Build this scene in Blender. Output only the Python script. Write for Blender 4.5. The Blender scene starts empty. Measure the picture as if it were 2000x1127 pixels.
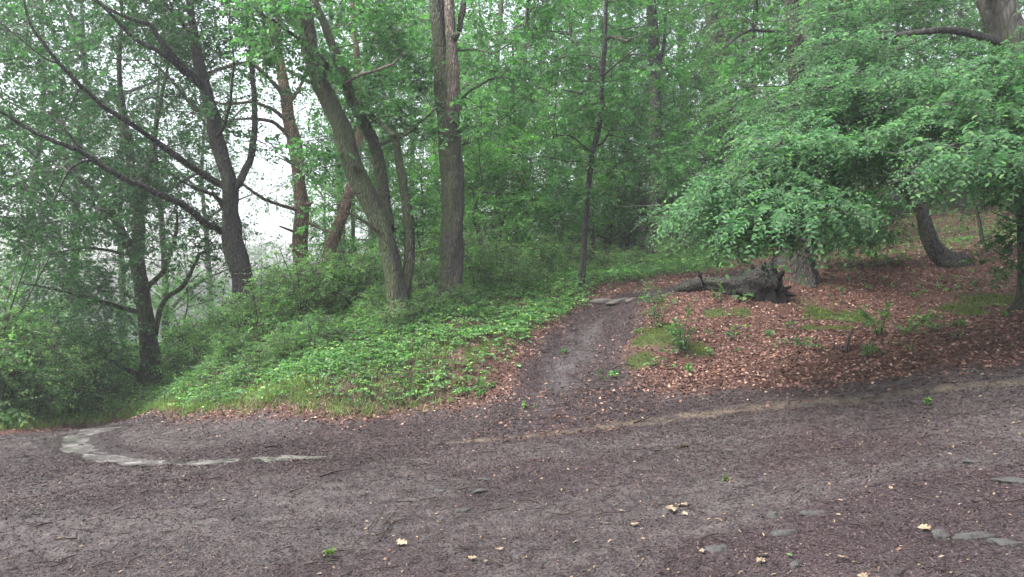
import bpy, math
import numpy as np

# ------------------------------------------------------------------ camera, sky, sun, exposure
SC = bpy.context.scene
F_PX = 1444.0
HORIZON = 590.0
PITCH = math.atan((HORIZON - 563.5) / F_PX)
CAM_H = 1.6
cam_data = bpy.data.cameras.new('camera')
cam = bpy.data.objects.new('camera', cam_data)
SC.collection.objects.link(cam)
cam.location = (0, 0, CAM_H)
cam.rotation_euler = (math.radians(90) + PITCH, 0, 0)
cam_data.sensor_width = 36.0
cam_data.lens = F_PX / 2000.0 * 36.0
cam_data.clip_start = 0.05
cam_data.clip_end = 2000
SC.camera = cam

SUN_EL, SUN_AZ = math.radians(56), math.radians(-108)      # azimuth from +Y towards +X
world = bpy.data.worlds.new('World')
SC.world = world
world.use_nodes = True
wn = world.node_tree
for n in list(wn.nodes):
    wn.nodes.remove(n)
w_out = wn.nodes.new('ShaderNodeOutputWorld')
w_bg = wn.nodes.new('ShaderNodeBackground')
w_sky = wn.nodes.new('ShaderNodeTexSky')
w_sky.sky_type = 'NISHITA'
w_sky.sun_disc = False
w_sky.sun_elevation = SUN_EL
w_sky.sun_rotation = SUN_AZ
w_sky.air_density = 1.0
w_sky.dust_density = 6.0
w_sky.ozone_density = 1.5
w_hsv = wn.nodes.new('ShaderNodeHueSaturation')           # a cloud-covered sky: nearly white
w_hsv.inputs['Saturation'].default_value = 0.40
wn.links.new(w_sky.outputs[0], w_hsv.inputs['Color'])
wn.links.new(w_hsv.outputs[0], w_bg.inputs[0])
w_bg.inputs[1].default_value = 0.15
wn.links.new(w_bg.outputs[0], w_out.inputs[0])

sun_d = bpy.data.lights.new('sun', 'SUN')
sun_d.energy = 1.5
sun_d.angle = math.radians(25)
sun_d.color = (1.0, 0.97, 0.92)
sun = bpy.data.objects.new('sun', sun_d)
SC.collection.objects.link(sun)
sun.rotation_euler = (math.radians(90) - SUN_EL, 0, -SUN_AZ + math.pi)
sun.location = (0, 0, 40)

SC.view_settings.view_transform = 'Standard'
SC.view_settings.look = 'None'
SC.view_settings.gamma = 1.0
SC.view_settings.exposure = 2.15
SC.cycles.max_bounces = 9
SC.cycles.diffuse_bounces = 6
SC.cycles.transmission_bounces = 6
SC.cycles.glossy_bounces = 2
SC.cycles.volume_bounces = 0
SC.cycles.use_denoising = True
SC.cycles.sample_clamp_indirect = 4.0

# ------------------------------------------------------------------ pixel rays (only used to read positions off the photograph)
CP, SP = math.cos(PITCH), math.sin(PITCH)


def P(px, py, d):
    xc = (px - 1000.0) / F_PX * d
    yc = -(py - 563.5) / F_PX * d
    return np.array([xc, d * CP - yc * SP, CAM_H + d * SP + yc * CP])


def proj(p):
    p = np.atleast_2d(p)
    y, z = p[:, 1], p[:, 2] - CAM_H
    d = y * CP + z * SP
    yc = -y * SP + z * CP
    return 1000 + p[:, 0] / d * F_PX, 563.5 - yc / d * F_PX, d


# ------------------------------------------------------------------ noise
def _hash(ix, iy, iz, seed):
    h = (ix.astype(np.int64) * 374761393 + iy.astype(np.int64) * 668265263 + iz.astype(np.int64) * 2147483647 + seed * 974711) & 0xffffffff
    h = ((h ^ (h >> 13)) * 1274126177) & 0xffffffff
    h = h ^ (h >> 16)
    return (h & 0xffff) / 65535.0


def vnoise(x, y, z=None, seed=0):
    x = np.asarray(x, float); y = np.asarray(y, float)
    z = np.zeros_like(x) if z is None else np.asarray(z, float)
    ix, iy, iz = np.floor(x), np.floor(y), np.floor(z)
    fx, fy, fz = x - ix, y - iy, z - iz
    fx, fy, fz = [f * f * (3 - 2 * f) for f in (fx, fy, fz)]
    r = 0
    for dx in (0, 1):
        for dy in (0, 1):
            for dz in (0, 1):
                w = (fx if dx else 1 - fx) * (fy if dy else 1 - fy) * (fz if dz else 1 - fz)
                r = r + w * _hash(ix + dx, iy + dy, iz + dz, seed)
    return r * 2 - 1


def fbm(x, y, seed=0, oct=4):
    r, a, s = 0, 1.0, 1.0
    for k in range(oct):
        r = r + a * vnoise(x * s + 13.7 * k, y * s - 7.1 * k, None, seed + k)
        a *= 0.5; s *= 2.03
    return r / 1.9


# ------------------------------------------------------------------ terrain heights (a smooth sheet through measured points)
CTRL_PX = [
    (1000, 1127, 4.30), (0, 1127, 4.6), (2000, 1127, 3.6), (0, 950, 7.8), (0, 850, 11.7), (150, 850, 11.5), (320, 805, 15.4),
    (450, 895, 8.3), (500, 817, 10.9), (800, 803, 10.66), (960, 785, 10.5), (1000, 855, 8.45), (1250, 825, 8.6),
    (1500, 790, 8.6), (1700, 775, 8.2), (2000, 745, 7.9), (1300, 760, 9.77), (1600, 750, 9.0), (2000, 712, 8.8),
    (1240, 720, 11.0), (1390, 710, 11.0), (1100, 700, 11.8), (1180, 592, 15.0), (1130, 645, 13.0), (1600, 680, 10.4),
    (1600, 620, 13.0), (1575, 550, 14.6), (1850, 518, 15.4), (2000, 650, 9.9), (2000, 600, 12.0), (2000, 540, 14.0),
    (2000, 450, 22.0), (1800, 440, 24.0), (1600, 500, 19.0), (1500, 577, 13.6), (1350, 572, 14.2), (1450, 523, 18.0),
    (1280, 508, 22.0), (1140, 548, 17.0), (880, 585, 15.0), (785, 628, 14.3), (1000, 605, 14.5), (950, 690, 12.0),
    (700, 700, 12.6), (600, 762, 11.3), (590, 640, 17.0), (475, 660, 16.0), (400, 725, 14.5), (345, 785, 13.6),
    (295, 757, 19.0), (100, 800, 17.0), (0, 820, 14.5)]
CTRL_W = [(0, 0, 0), (0, 2, 0), (-15, 40, -5), (-8, 42, -1.5), (5, 40, 4.8), (20, 40, 7.5), (40, 40, 10), (-40, 40, -11), (-30, 15, -3.2),
          (-15, 8, -1.0), (15, 5, 1.7), (15, 9, 2.6), (30, 10, 4.0), (0, -6, -0.1), (-10, -5, -0.7), (10, -5, 0.9), (0, -30, -1), (-30, -30, -3),
          (30, -30, 3), (0, 90, 7), (40, 90, 13), (-40, 90, -15), (90, 0, 10), (-90, 0, -9), (-90, 90, -18), (90, 90, 17), (-90, -90, -6), (90, -90, 5), (0, -90, -1)]
_c = [tuple(P(*c)) for c in CTRL_PX] + CTRL_W
CT = np.array(_c, float)


def _U(r2):
    return 0.5 * r2 * np.log(np.maximum(r2, 1e-9))


_n = len(CT)
_d2 = ((CT[:, None, :2] - CT[None, :, :2]) ** 2).sum(-1)
_K = _U(_d2) + np.eye(_n) * 0.06
_Pm = np.c_[np.ones(_n), CT[:, :2]]
_A = np.zeros((_n + 3, _n + 3)); _A[:_n, :_n] = _K; _A[:_n, _n:] = _Pm; _A[_n:, :_n] = _Pm.T
_sol = np.linalg.solve(_A, np.r_[CT[:, 2], 0, 0, 0])


def base_h(x, y):
    x = np.asarray(x, float); y = np.asarray(y, float)
    sh = x.shape
    xf, yf = np.clip(x.ravel(), -100, 100), np.clip(y.ravel(), -100, 100)
    z = _sol[_n] + _sol[_n + 1] * xf + _sol[_n + 2] * yf
    for k in range(_n):
        z = z + _sol[k] * _U((xf - CT[k, 0]) ** 2 + (yf - CT[k, 1]) ** 2)
    return z.reshape(sh)


def hit(px, py, hf=base_h, lo=2.5, hi=90.0):
    d = np.geomspace(lo, hi, 900)
    pts = np.array([P(px, py, q) for q in d])
    below = pts[:, 2] <= hf(pts[:, 0], pts[:, 1])
    i = int(np.argmax(below)) if below.any() else len(d) - 1
    return pts[i]


def seg_dist(x, y, poly, closed=False):
    q = np.array(poly, float)
    m = len(q) if closed else len(q) - 1
    best = np.full(np.shape(x), 1e9)
    for k in range(m):
        a, b = q[k], q[(k + 1) % len(q)]
        ab = b - a
        t = np.clip(((x - a[0]) * ab[0] + (y - a[1]) * ab[1]) / max(ab @ ab, 1e-9), 0, 1)
        best = np.minimum(best, np.hypot(x - a[0] - t * ab[0], y - a[1] - t * ab[1]))
    return best


def inside(x, y, poly):
    q = np.array(poly, float)
    r = np.zeros(np.shape(x), bool)
    j = len(q) - 1
    for i in range(len(q)):
        c = (q[i, 1] > y) != (q[j, 1] > y)
        with np.errstate(divide='ignore', invalid='ignore'):
            xi = (q[j, 0] - q[i, 0]) * (y - q[i, 1]) / (q[j, 1] - q[i, 1]) + q[i, 0]
        r ^= c & (x < xi)
        j = i
    return r


def sdf(x, y, poly):
    d = seg_dist(x, y, poly, True)
    return np.where(inside(x, y, poly), d, -d)


def sstep(e0, e1, v):
    t = np.clip((v - e0) / (e1 - e0), 0, 1)
    return t * t * (3 - 2 * t)


def W(*pts):
    return [tuple(hit(*p)[:2]) for p in pts]


ROAD = W((0, 850), (150, 834), (260, 816), (320, 806), (345, 815), (500, 822), (650, 824), (800, 808), (900, 797), (970, 790), (1040, 760),
         (1230, 755), (1300, 765), (1450, 750), (1600, 752), (1800, 730), (2000, 708))
ROAD = [(-16, 12), (-30, 10)][::-1] + ROAD + [(8, 9), (16, 8.6), (30, 6), (30, -30), (-30, -30)]
PATH = W((900, 868), (985, 790), (1012, 735), (1022, 690), (1068, 650), (1140, 607), (1168, 592), (1258, 588), (1240, 640), (1228, 700), (1252, 752), (1300, 800), (1200, 850))
PATH2 = W((1200, 590), (1280, 578), (1350, 560), (1410, 545), (1450, 532)) + [(7.5, 20), (9.5, 25), (13, 30)]
WET = W((985, 850), (1060, 790), (1085, 740), (1110, 700), (1150, 650), (1190, 605))
GREEN = W((338, 806), (500, 812), (650, 815), (800, 797), (925, 782), (1012, 712), (1060, 655), (1140, 600), (1160, 570), (1300, 540), (1450, 510)) + \
    [(9, 26), (9, 60), (-60, 60), (-60, 16)] + W((0, 840), (150, 826), (250, 805), (330, 796))
RILL_L = W((268, 826), (215, 838), (160, 850), (150, 862), (165, 880), (205, 893), (280, 902), (400, 901), (470, 897), (520, 895), (560, 893), (640, 888))
RILL_R = W((890, 864), (1000, 856), (1060, 850), (1150, 838), (1250, 826), (1380, 808), (1500, 792), (1620, 782), (1700, 775), (1820, 762), (1900, 752), (2000, 744)) + [(9, 8.3)]
MOSS = [(W(p)[0], r) for p, r in [((1262, 655), .32), ((1270, 690), .3), ((1250, 715), .22), ((1300, 690), .35), ((1365, 700), .22), ((1395, 612), .2), ((1448, 610), .17), ((1600, 615), .35), ((1660, 620), .35),
        ((1640, 640), .3), ((1930, 585), .5), ((1870, 600), .35), ((870, 685), .3), ((960, 675), .22), ((930, 700), .2), ((600, 775), .35), ((560, 770), .3), ((700, 700), .25), ((520, 700), .3), ((1590, 640), .22), ((1900, 610), .3)]]
BARE = [(W(p)[0], r) for p, r in [((930, 720), .55), ((960, 745), .6), ((900, 760), .35), ((1000, 690), .5), ((880, 640), .45), ((790, 680), .35), ((700, 740), .25), ((1010, 600), .4), ((620, 680), .3)]]
HUMPS = [(W((1310, 680))[0], .62, .34), (W((1270, 700))[0], .5, .1), (W((930, 690))[0], .6, .1), (W((560, 780))[0], .9, .08), (W((760, 740))[0], .8, .08)]


def rough_h(x, y):
    road = sstep(-0.3, 0.5, sdf(x, y, ROAD))
    r = np.hypot(x, y)
    near = sstep(60, 20, r)
    n = fbm(x * 0.55, y * 0.55, 3) * 0.07 + fbm(x * 2.3, y * 2.3, 9) * 0.03 * near
    n = n * (1 - road * 0.75)
    n = n + road * (fbm(x * 2.6, y * 3.2, 21) * 0.022 + fbm(x * 11, y * 11, 31, 3) * 0.010)
    return n


def rill_depth(x, y):
    wob = fbm(x * 3, y * 3, 41) * 0.07
    a = seg_dist(x, y, RILL_L) + wob * 1.6
    b = seg_dist(x, y, RILL_R) + wob * 1.4
    c = fbm(x * 2.6, y * 2.6, 43) * .050 + fbm(x * 8, y * 8, 47) * .050
    return (-0.040 + c) * sstep(0.29, 0.08, a) - 0.008 * sstep(0.35, 0.05, b)


def ground(x, y):
    x = np.asarray(x, float); y = np.asarray(y, float)
    z = base_h(x, y) + rough_h(x, y) * sstep(0.4, 2.0, np.hypot(x, y)) + rill_depth(x, y)
    for (c, r, h) in HUMPS:
        z = z + h * np.exp(-((x - c[0]) ** 2 + (y - c[1]) ** 2) / (r * r))
    p = sdf(x, y, PATH)
    z = z + (-0.07 + .05 * fbm(x * 3.1, y * 2.2, 77) + .02 * fbm(x * 9, y * 9, 79)) * sstep(-0.1, 0.45, p) * sstep(-0.4, 0.3, -sdf(x, y, ROAD))
    return z


# ------------------------------------------------------------------ materials
def mat(name):
    m = bpy.data.materials.new(name)
    m.use_nodes = True
    nt = m.node_tree
    for n in list(nt.nodes):
        nt.nodes.remove(n)
    out = nt.nodes.new('ShaderNodeOutputMaterial')
    return m, nt, out


def N(nt, kind, **kw):
    n = nt.nodes.new(kind)
    for k, v in kw.items():
        if isinstance(k, str) and hasattr(n, k) and k not in n.inputs:
            setattr(n, k, v)
        else:
            n.inputs[k].default_value = v
    return n


def ramp(nt, stops, fac=None, interp='LINEAR'):
    r = nt.nodes.new('ShaderNodeValToRGB')
    r.color_ramp.interpolation = interp
    e = r.color_ramp.elements
    while len(e) < len(stops):
        e.new(0.5)
    for q, (p, c) in zip(e, stops):
        q.position = p
        q.color = (c[0], c[1], c[2], 1)
    if fac is not None:
        nt.links.new(fac, r.inputs[0])
    return r


def mixc(nt, fac, a, b, mode='MIX'):
    m = nt.nodes.new('ShaderNodeMix')
    m.data_type = 'RGBA'
    m.blend_type = mode
    for s, v in ((m.inputs[0], fac), (m.inputs[6], a), (m.inputs[7], b)):
        if hasattr(v, 'links') or hasattr(v, 'is_linked'):
            nt.links.new(v, s)
        elif isinstance(v, (int, float)):
            s.default_value = v
        else:
            s.default_value = (v[0], v[1], v[2], 1)
    return m.outputs[2]


def leaf_mat(name, stops, trans=0.35, rough=0.42, tcol=(1.05, 1.42, 0.72), spec=0.4, clump=0.35, cscale=1.3):
    m, nt, out = mat(name)
    L = nt.links
    geo = N(nt, 'ShaderNodeNewGeometry')
    col = ramp(nt, stops, geo.outputs['Random Per Island']).outputs[0]
    tc = N(nt, 'ShaderNodeTexCoord')
    no = N(nt, 'ShaderNodeTexNoise', Scale=cscale, Detail=2.0)
    L.new(tc.outputs['Object'], no.inputs['Vector'])
    cl = ramp(nt, [(0.3, (1 - clump,) * 3), (0.7, (1 + clump * 0.8,) * 3)], no.outputs['Fac']).outputs[0]
    col = mixc(nt, 1.0, col, cl, 'MULTIPLY')
    b = N(nt, 'ShaderNodeBsdfPrincipled', Roughness=rough)
    b.inputs['Specular IOR Level'].default_value = spec
    L.new(col, b.inputs['Base Color'])
    t = N(nt, 'ShaderNodeBsdfTranslucent')
    tcx = mixc(nt, 1.0, col, tcol, 'MULTIPLY')
    L.new(tcx, t.inputs['Color'])
    mx = N(nt, 'ShaderNodeMixShader', Fac=trans)
    mx.inputs[0].default_value = trans
    L.new(b.outputs[0], mx.inputs[1]); L.new(t.outputs[0], mx.inputs[2])
    L.new(mx.outputs[0], out.inputs[0])
    return m


def bark_mat(name, dark, light, moss=0.3, mosscol=(0.045, 0.062, 0.018), scale=5.5, bump=1.0, rough=0.8, bands=0.0):
    m, nt, out = mat(name)
    L = nt.links
    tc = N(nt, 'ShaderNodeTexCoord')
    mp = N(nt, 'ShaderNodeMapping')
    mp.inputs['Scale'].default_value = (scale * 1.35, scale * 1.35, scale * 0.34)
    L.new(tc.outputs['Object'], mp.inputs['Vector'])
    no = N(nt, 'ShaderNodeTexNoise', Scale=2.2, Detail=7.0, Roughness=0.65)
    L.new(mp.outputs[0], no.inputs['Vector'])
    vo = N(nt, 'ShaderNodeTexVoronoi', Scale=3.0)
    vo.feature = 'DISTANCE_TO_EDGE'
    wob = mixc(nt, 0.25, mp.outputs[0], no.outputs['Color'], 'ADD')
    L.new(wob, vo.inputs['Vector'])
    crk = ramp(nt, [(0.02, (0, 0, 0)), (0.26, (1, 1, 1))], vo.outputs['Distance']).outputs[0]
    base = ramp(nt, [(0.3, dark), (0.68, light)], no.outputs['Fac']).outputs[0]
    base = mixc(nt, crk, mixc(nt, 0.7, base, tuple(c * 0.35 for c in dark)), base)
    n2 = N(nt, 'ShaderNodeTexNoise', Scale=1.1, Detail=5.0, Roughness=0.6)
    L.new(tc.outputs['Object'], n2.inputs['Vector'])
    geo = N(nt, 'ShaderNodeNewGeometry')
    sep = N(nt, 'ShaderNodeSeparateXYZ')
    L.new(geo.outputs['Normal'], sep.inputs[0])
    ad = N(nt, 'ShaderNodeMath', operation='MULTIPLY_ADD')
    L.new(sep.outputs['X'], ad.inputs[0]); ad.inputs[1].default_value = -0.16; L.new(n2.outputs['Fac'], ad.inputs[2])
    mm = ramp(nt, [(0.62 - moss * 0.35, (0, 0, 0)), (0.75 - moss * 0.3, (1, 1, 1))], ad.outputs[0]).outputs[0]
    base = mixc(nt, mixc(nt, 1.0, mm, (0.75, 0.75, 0.75), 'MULTIPLY'), base, mosscol)
    b = N(nt, 'ShaderNodeBsdfPrincipled', Roughness=rough)
    L.new(base, b.inputs['Base Color'])
    bp = N(nt, 'ShaderNodeBump', Strength=bump, Distance=0.08)
    hm = mixc(nt, 0.5, crk, no.outputs['Fac'])
    L.new(hm, bp.inputs['Height']); L.new(bp.outputs[0], b.inputs['Normal'])
    L.new(b.outputs[0], out.inputs[0])
    return m


def plain_mat(name, stops, rough=0.6, scale=9.0, bump=0.4, spec=0.5, island=False):
    m, nt, out = mat(name)
    L = nt.links
    tc = N(nt, 'ShaderNodeTexCoord')
    no = N(nt, 'ShaderNodeTexNoise', Scale=scale, Detail=6.0, Roughness=0.6)
    L.new(tc.outputs['Object'], no.inputs['Vector'])
    fac = no.outputs['Fac']
    if island:
        geo = N(nt, 'ShaderNodeNewGeometry')
        fac = geo.outputs['Random Per Island']
    col = ramp(nt, stops, fac).outputs[0]
    b = N(nt, 'ShaderNodeBsdfPrincipled', Roughness=rough)
    b.inputs['Specular IOR Level'].default_value = spec
    L.new(col, b.inputs['Base Color'])
    if bump:
        bp = N(nt, 'ShaderNodeBump', Strength=bump, Distance=0.02)
        L.new(no.outputs['Fac'], bp.inputs['Height']); L.new(bp.outputs[0], b.inputs['Normal'])
    L.new(b.outputs[0], out.inputs[0])
    return m


M = {}
M['beech'] = leaf_mat('beech_leaf', [(0, (.032, .090, .038)), (.5, (.050, .135, .054)), (.9, (.080, .185, .068)), (1, (.13, .25, .07))], trans=.48, rough=.55, spec=.25)
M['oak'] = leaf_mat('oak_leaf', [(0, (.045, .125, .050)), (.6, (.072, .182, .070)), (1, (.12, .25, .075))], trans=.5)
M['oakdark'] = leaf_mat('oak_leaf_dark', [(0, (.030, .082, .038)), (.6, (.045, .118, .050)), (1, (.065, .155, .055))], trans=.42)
M['lime'] = leaf_mat('hazel_leaf', [(0, (.055, .155, .040)), (.6, (.085, .22, .050)), (1, (.13, .28, .055))], trans=.48)
M['bush'] = leaf_mat('bush_leaf', [(0, (.070, .160, .058)), (.6, (.125, .25, .085)), (.93, (.19, .32, .10)), (1, (.30, .34, .08))], trans=.52)
M['bramble'] = leaf_mat('bramble_leaf', [(0, (.046, .122, .048)), (.55, (.080, .185, .062)), (.88, (.13, .25, .070)), (1, (.27, .38, .070))], trans=.40, rough=.45, clump=.5, cscale=1.0)
M['grass'] = leaf_mat('grass_blade', [(0, (.070, .13, .028)), (.6, (.13, .20, .042)), (1, (.21, .27, .07))], trans=.35, rough=.5)
M['mossb'] = leaf_mat('moss_tuft', [(0, (.035, .055, .008)), (.6, (.070, .098, .012)), (1, (.12, .15, .022))], trans=.25, rough=.8, spec=.2)
M['litter'] = leaf_mat('dead_leaf', [(0, (.022, .012, .010)), (.35, (.068, .032, .025)), (.7, (.14, .068, .052)), (.92, (.22, .128, .098)), (1, (.32, .24, .18))], trans=.08, rough=.5, tcol=(1.2, 1, .8), spec=.3, clump=.45, cscale=2.2)
M['chips'] = leaf_mat('wood_chip', [(0, (.011, .0075, .0085)), (.5, (.028, .017, .0195)), (.85, (.050, .032, .035)), (.985, (.068, .048, .043)), (1, (.16, .12, .095))], trans=.0, rough=.6, spec=.22, clump=.3, cscale=.9)
M['paleleaf'] = leaf_mat('pale_dead_leaf', [(0, (.13, .095, .062)), (.6, (.20, .155, .105)), (1, (.12, .065, .038))], trans=.06, rough=.65, clump=.3, spec=.25, cscale=20)
M['bark'] = bark_mat('oak_bark', (.014, .012, .010), (.085, .070, .056), moss=.95, mosscol=(.046, .068, .018))
M['barkdull'] = bark_mat('dull_bark', (.016, .013, .011), (.062, .050, .041), moss=.0)
M['barkgrey'] = bark_mat('grey_bark', (.034, .030, .025), (.105, .094, .078), moss=.7)
M['barkpale'] = bark_mat('pale_bark', (.12, .072, .045), (.38, .25, .165), moss=.2)
M['barkdark'] = bark_mat('dark_bark', (.014, .012, .011), (.046, .040, .036), moss=.25)
M['barkbeech'] = bark_mat('beech_bark', (.026, .024, .021), (.080, .072, .062), moss=.1, scale=3.0, bump=.4)
M['deadwood'] = bark_mat('dead_wood', (.08, .055, .042), (.27, .21, .17), moss=.05)
M['charred'] = plain_mat('charred_wood', [(.3, (.004, .004, .004)), (.60, (.008, .007, .007)), (.78, (.035, .024, .018))], rough=.85, scale=6, bump=1, spec=.1)
M['twig'] = plain_mat('twig_bark', [(.3, (.014, .012, .010)), (.7, (.040, .032, .026))], rough=.7, bump=.2)
M['charlog'] = bark_mat('charred_log_wood', (.004, .0035, .003), (.030, .021, .016), moss=.0, scale=6)
M['stick'] = plain_mat('wet_stick', [(.3, (.012, .010, .009)), (.7, (.036, .027, .022))], rough=.7, bump=.6, spec=.15)
M['stone'] = plain_mat('wet_stone', [(.25, (.045, .046, .046)), (.6, (.034, .032, .031)), (.8, (.056, .050, .044))], rough=.8, scale=22, bump=1.0, spec=.25)
M['slab'] = plain_mat('slab_stone', [(.25, (.03, .026, .022)), (.6, (.065, .056, .048)), (.8, (.11, .095, .08))], rough=.6, scale=6, bump=.6)


def ground_mat():
    m, nt, out = mat('forest_floor')
    L = nt.links
    tc = N(nt, 'ShaderNodeTexCoord')
    ob = tc.outputs['Object']
    A = {k: N(nt, 'ShaderNodeAttribute', attribute_name=k).outputs['Fac'] for k in ('road', 'path', 'wet', 'litter', 'moss', 'rillr', 'mud', 'rim')}

    def noise(scale, detail=5, rough=.6, sc=None):
        n = N(nt, 'ShaderNodeTexNoise', Scale=scale, Detail=float(detail), Roughness=rough)
        if sc:
            mp = N(nt, 'ShaderNodeMapping'); mp.inputs['Scale'].default_value = sc
            L.new(ob, mp.inputs['Vector']); L.new(mp.outputs[0], n.inputs['Vector'])
        else:
            L.new(ob, n.inputs['Vector'])
        return n.outputs['Fac']
    big, mid, fine = noise(.7), noise(6, 6), noise(55, 6, .7)
    # bits of bark and needles
    vo = N(nt, 'ShaderNodeTexVoronoi', Scale=48.0, Randomness=1.0)
    wv = mixc(nt, .04, ob, N(nt, 'ShaderNodeTexNoise', Scale=14.0).outputs['Color'], 'ADD')
    L.new(wv, vo.inputs['Vector'])
    chipc = ramp(nt, [(0, (.010, .0065, .0075)), (.5, (.021, .0135, .0155)), (.85, (.036, .025, .027)), (1, (.052, .044, .041))], vo.outputs['Color']).outputs[0]
    mudc = ramp(nt, [(.3, (.024, .021, .0215)), (.7, (.068, .060, .059))], mid).outputs[0]
    # mud shows through the chips in patches
    mf = N(nt, 'ShaderNodeMath', operation='ADD')
    L.new(A['mud'], mf.inputs[0]); L.new(fine, mf.inputs[1])
    mud_f = ramp(nt, [(.42, (0, 0, 0)), (.85, (1, 1, 1))], mf.outputs[0]).outputs[0]
    road = mixc(nt, mud_f, chipc, mudc)
    pathc = ramp(nt, [(.3, (.013, .011, .0115)), (.7, (.040, .034, .035))], mid).outputs[0]
    soil = ramp(nt, [(.3, (.025, .018, .014)), (.7, (.07, .048, .034))], mid).outputs[0]
    litc = ramp(nt, [(0, (.02, .011, .009)), (.5, (.048, .022, .017)), (1, (.085, .044, .034))], vo.outputs['Color']).outputs[0]
    c = mixc(nt, A['litter'], soil, litc)
    mossc = ramp(nt, [(.3, (.014, .022, .005)), (.7, (.035, .048, .010))], mid).outputs[0]
    c = mixc(nt, A['moss'], c, mossc)
    c = mixc(nt, A['road'], c, road)
    c = mixc(nt, A['path'], c, mixc(nt, .5, pathc, chipc))
    wf = N(nt, 'ShaderNodeMath', operation='MULTIPLY_ADD')
    L.new(fine, wf.inputs[0]); wf.inputs[1].default_value = .8
    L.new(A['wet'], wf.inputs[2])
    wetf = ramp(nt, [(.62, (0, 0, 0)), (1.1, (1, 1, 1))], wf.outputs[0]).outputs[0]
    c = mixc(nt, wetf, c, (.048, .043, .046))
    c = mixc(nt, mixc(nt, 1.0, A['rillr'], ramp(nt, [(.38, (.1, .1, .1)), (.62, (.8, .8, .8))], mid).outputs[0], 'MULTIPLY'), c, (.090, .070, .048))
    c = mixc(nt, A['rim'], c, (.013, .010, .010))
    b = N(nt, 'ShaderNodeBsdfPrincipled')
    sp_ = N(nt, 'ShaderNodeMapRange'); L.new(wetf, sp_.inputs[0]); sp_.inputs[3].default_value = .16; sp_.inputs[4].default_value = .5
    L.new(sp_.outputs[0], b.inputs['Specular IOR Level'])
    L.new(c, b.inputs['Base Color'])
    rr = N(nt, 'ShaderNodeMapRange')
    L.new(wetf, rr.inputs[0]); rr.inputs[3].default_value = .72; rr.inputs[4].default_value = .38
    L.new(rr.outputs[0], b.inputs['Roughness'])
    hh = mixc(nt, .5, vo.outputs['Distance'], fine)
    hh = mixc(nt, .4, hh, mid)
    bp = N(nt, 'ShaderNodeBump', Strength=.75, Distance=.025)
    L.new(hh, bp.inputs['Height']); L.new(bp.outputs[0], b.inputs['Normal'])
    L.new(b.outputs[0], out.inputs[0])
    return m


M['ground'] = ground_mat()


def water_mat(name):
    m, nt, out = mat(name)
    L = nt.links
    tc = N(nt, 'ShaderNodeTexCoord')
    no = N(nt, 'ShaderNodeTexNoise', Scale=16.0, Detail=5.0)
    L.new(tc.outputs['Object'], no.inputs['Vector'])
    silt_glare = N(nt, 'ShaderNodeTexNoise', Scale=3.5, Detail=6.0, Roughness=.7)
    L.new(tc.outputs['Object'], silt_glare.inputs['Vector'])
    b = N(nt, 'ShaderNodeBsdfPrincipled', Roughness=.04)
    L.new(ramp(nt, [(.36, (.035, .031, .030)), (.52, (.11, .102, .102)), (.68, (.22, .205, .205))], silt_glare.outputs['Fac']).outputs[0], b.inputs['Base Color'])  # muddy tones; the paler ones also paint sky reflection into the water colour
    L.new(ramp(nt, [(.40, (.03, .03, .03)), (.7, (.30, .30, .30))], silt_glare.outputs['Fac']).outputs[0], b.inputs['Roughness'])
    b.inputs['IOR'].default_value = 1.45
    b.inputs['Specular IOR Level'].default_value = .8
    bp = N(nt, 'ShaderNodeBump', Strength=.35, Distance=.02)
    L.new(no.outputs['Fac'], bp.inputs['Height']); L.new(bp.outputs[0], b.inputs['Normal'])
    L.new(b.outputs[0], out.inputs[0])
    return m


M['water'] = water_mat('puddle_water')


# ------------------------------------------------------------------ object helpers
COL = SC.collection


def tag(o, label=None, cat=None, group=None, kind=None):
    if label: o['label'] = label
    if cat: o['category'] = cat
    if group: o['group'] = group
    if kind: o['kind'] = kind
    return o


def make_mesh(name, verts, loops, sizes, mats, parent=None, origin=None, matidx=None, smooth=False):
    """verts (n,3); loops flat vertex indices; sizes verts per face"""
    me = bpy.data.meshes.new(name)
    verts = np.asarray(verts, np.float32)
    if origin is not None:
        verts = verts - np.asarray(origin, np.float32)
    loops = np.asarray(loops, np.int32).ravel()
    sizes = np.asarray(sizes, np.int32).ravel()
    me.vertices.add(len(verts)); me.vertices.foreach_set('co', verts.ravel())
    me.loops.add(len(loops)); me.loops.foreach_set('vertex_index', loops)
    me.polygons.add(len(sizes))
    st = np.zeros(len(sizes), np.int32); st[1:] = np.cumsum(sizes)[:-1]
    me.polygons.foreach_set('loop_start', st)
    me.polygons.foreach_set('loop_total', sizes)
    if not isinstance(mats, (list, tuple)):
        mats = [mats]
    for k in mats:
        me.materials.append(k)
    if matidx is not None:
        me.polygons.foreach_set('material_index', np.asarray(matidx, np.int32))
    me.polygons.foreach_set('use_smooth', np.full(len(sizes), bool(smooth)))
    me.update(calc_edges=True)
    o = bpy.data.objects.new(name, me)
    COL.objects.link(o)
    if parent is not None:
        o.parent = parent
    elif origin is not None:
        o.location = origin
    return o


def root(name, loc, label, cat, group=None):
    o = bpy.data.objects.new(name, None)
    o.empty_display_size = 0.3
    o.location = loc
    COL.objects.link(o)
    return tag(o, label, cat, group)


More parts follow.
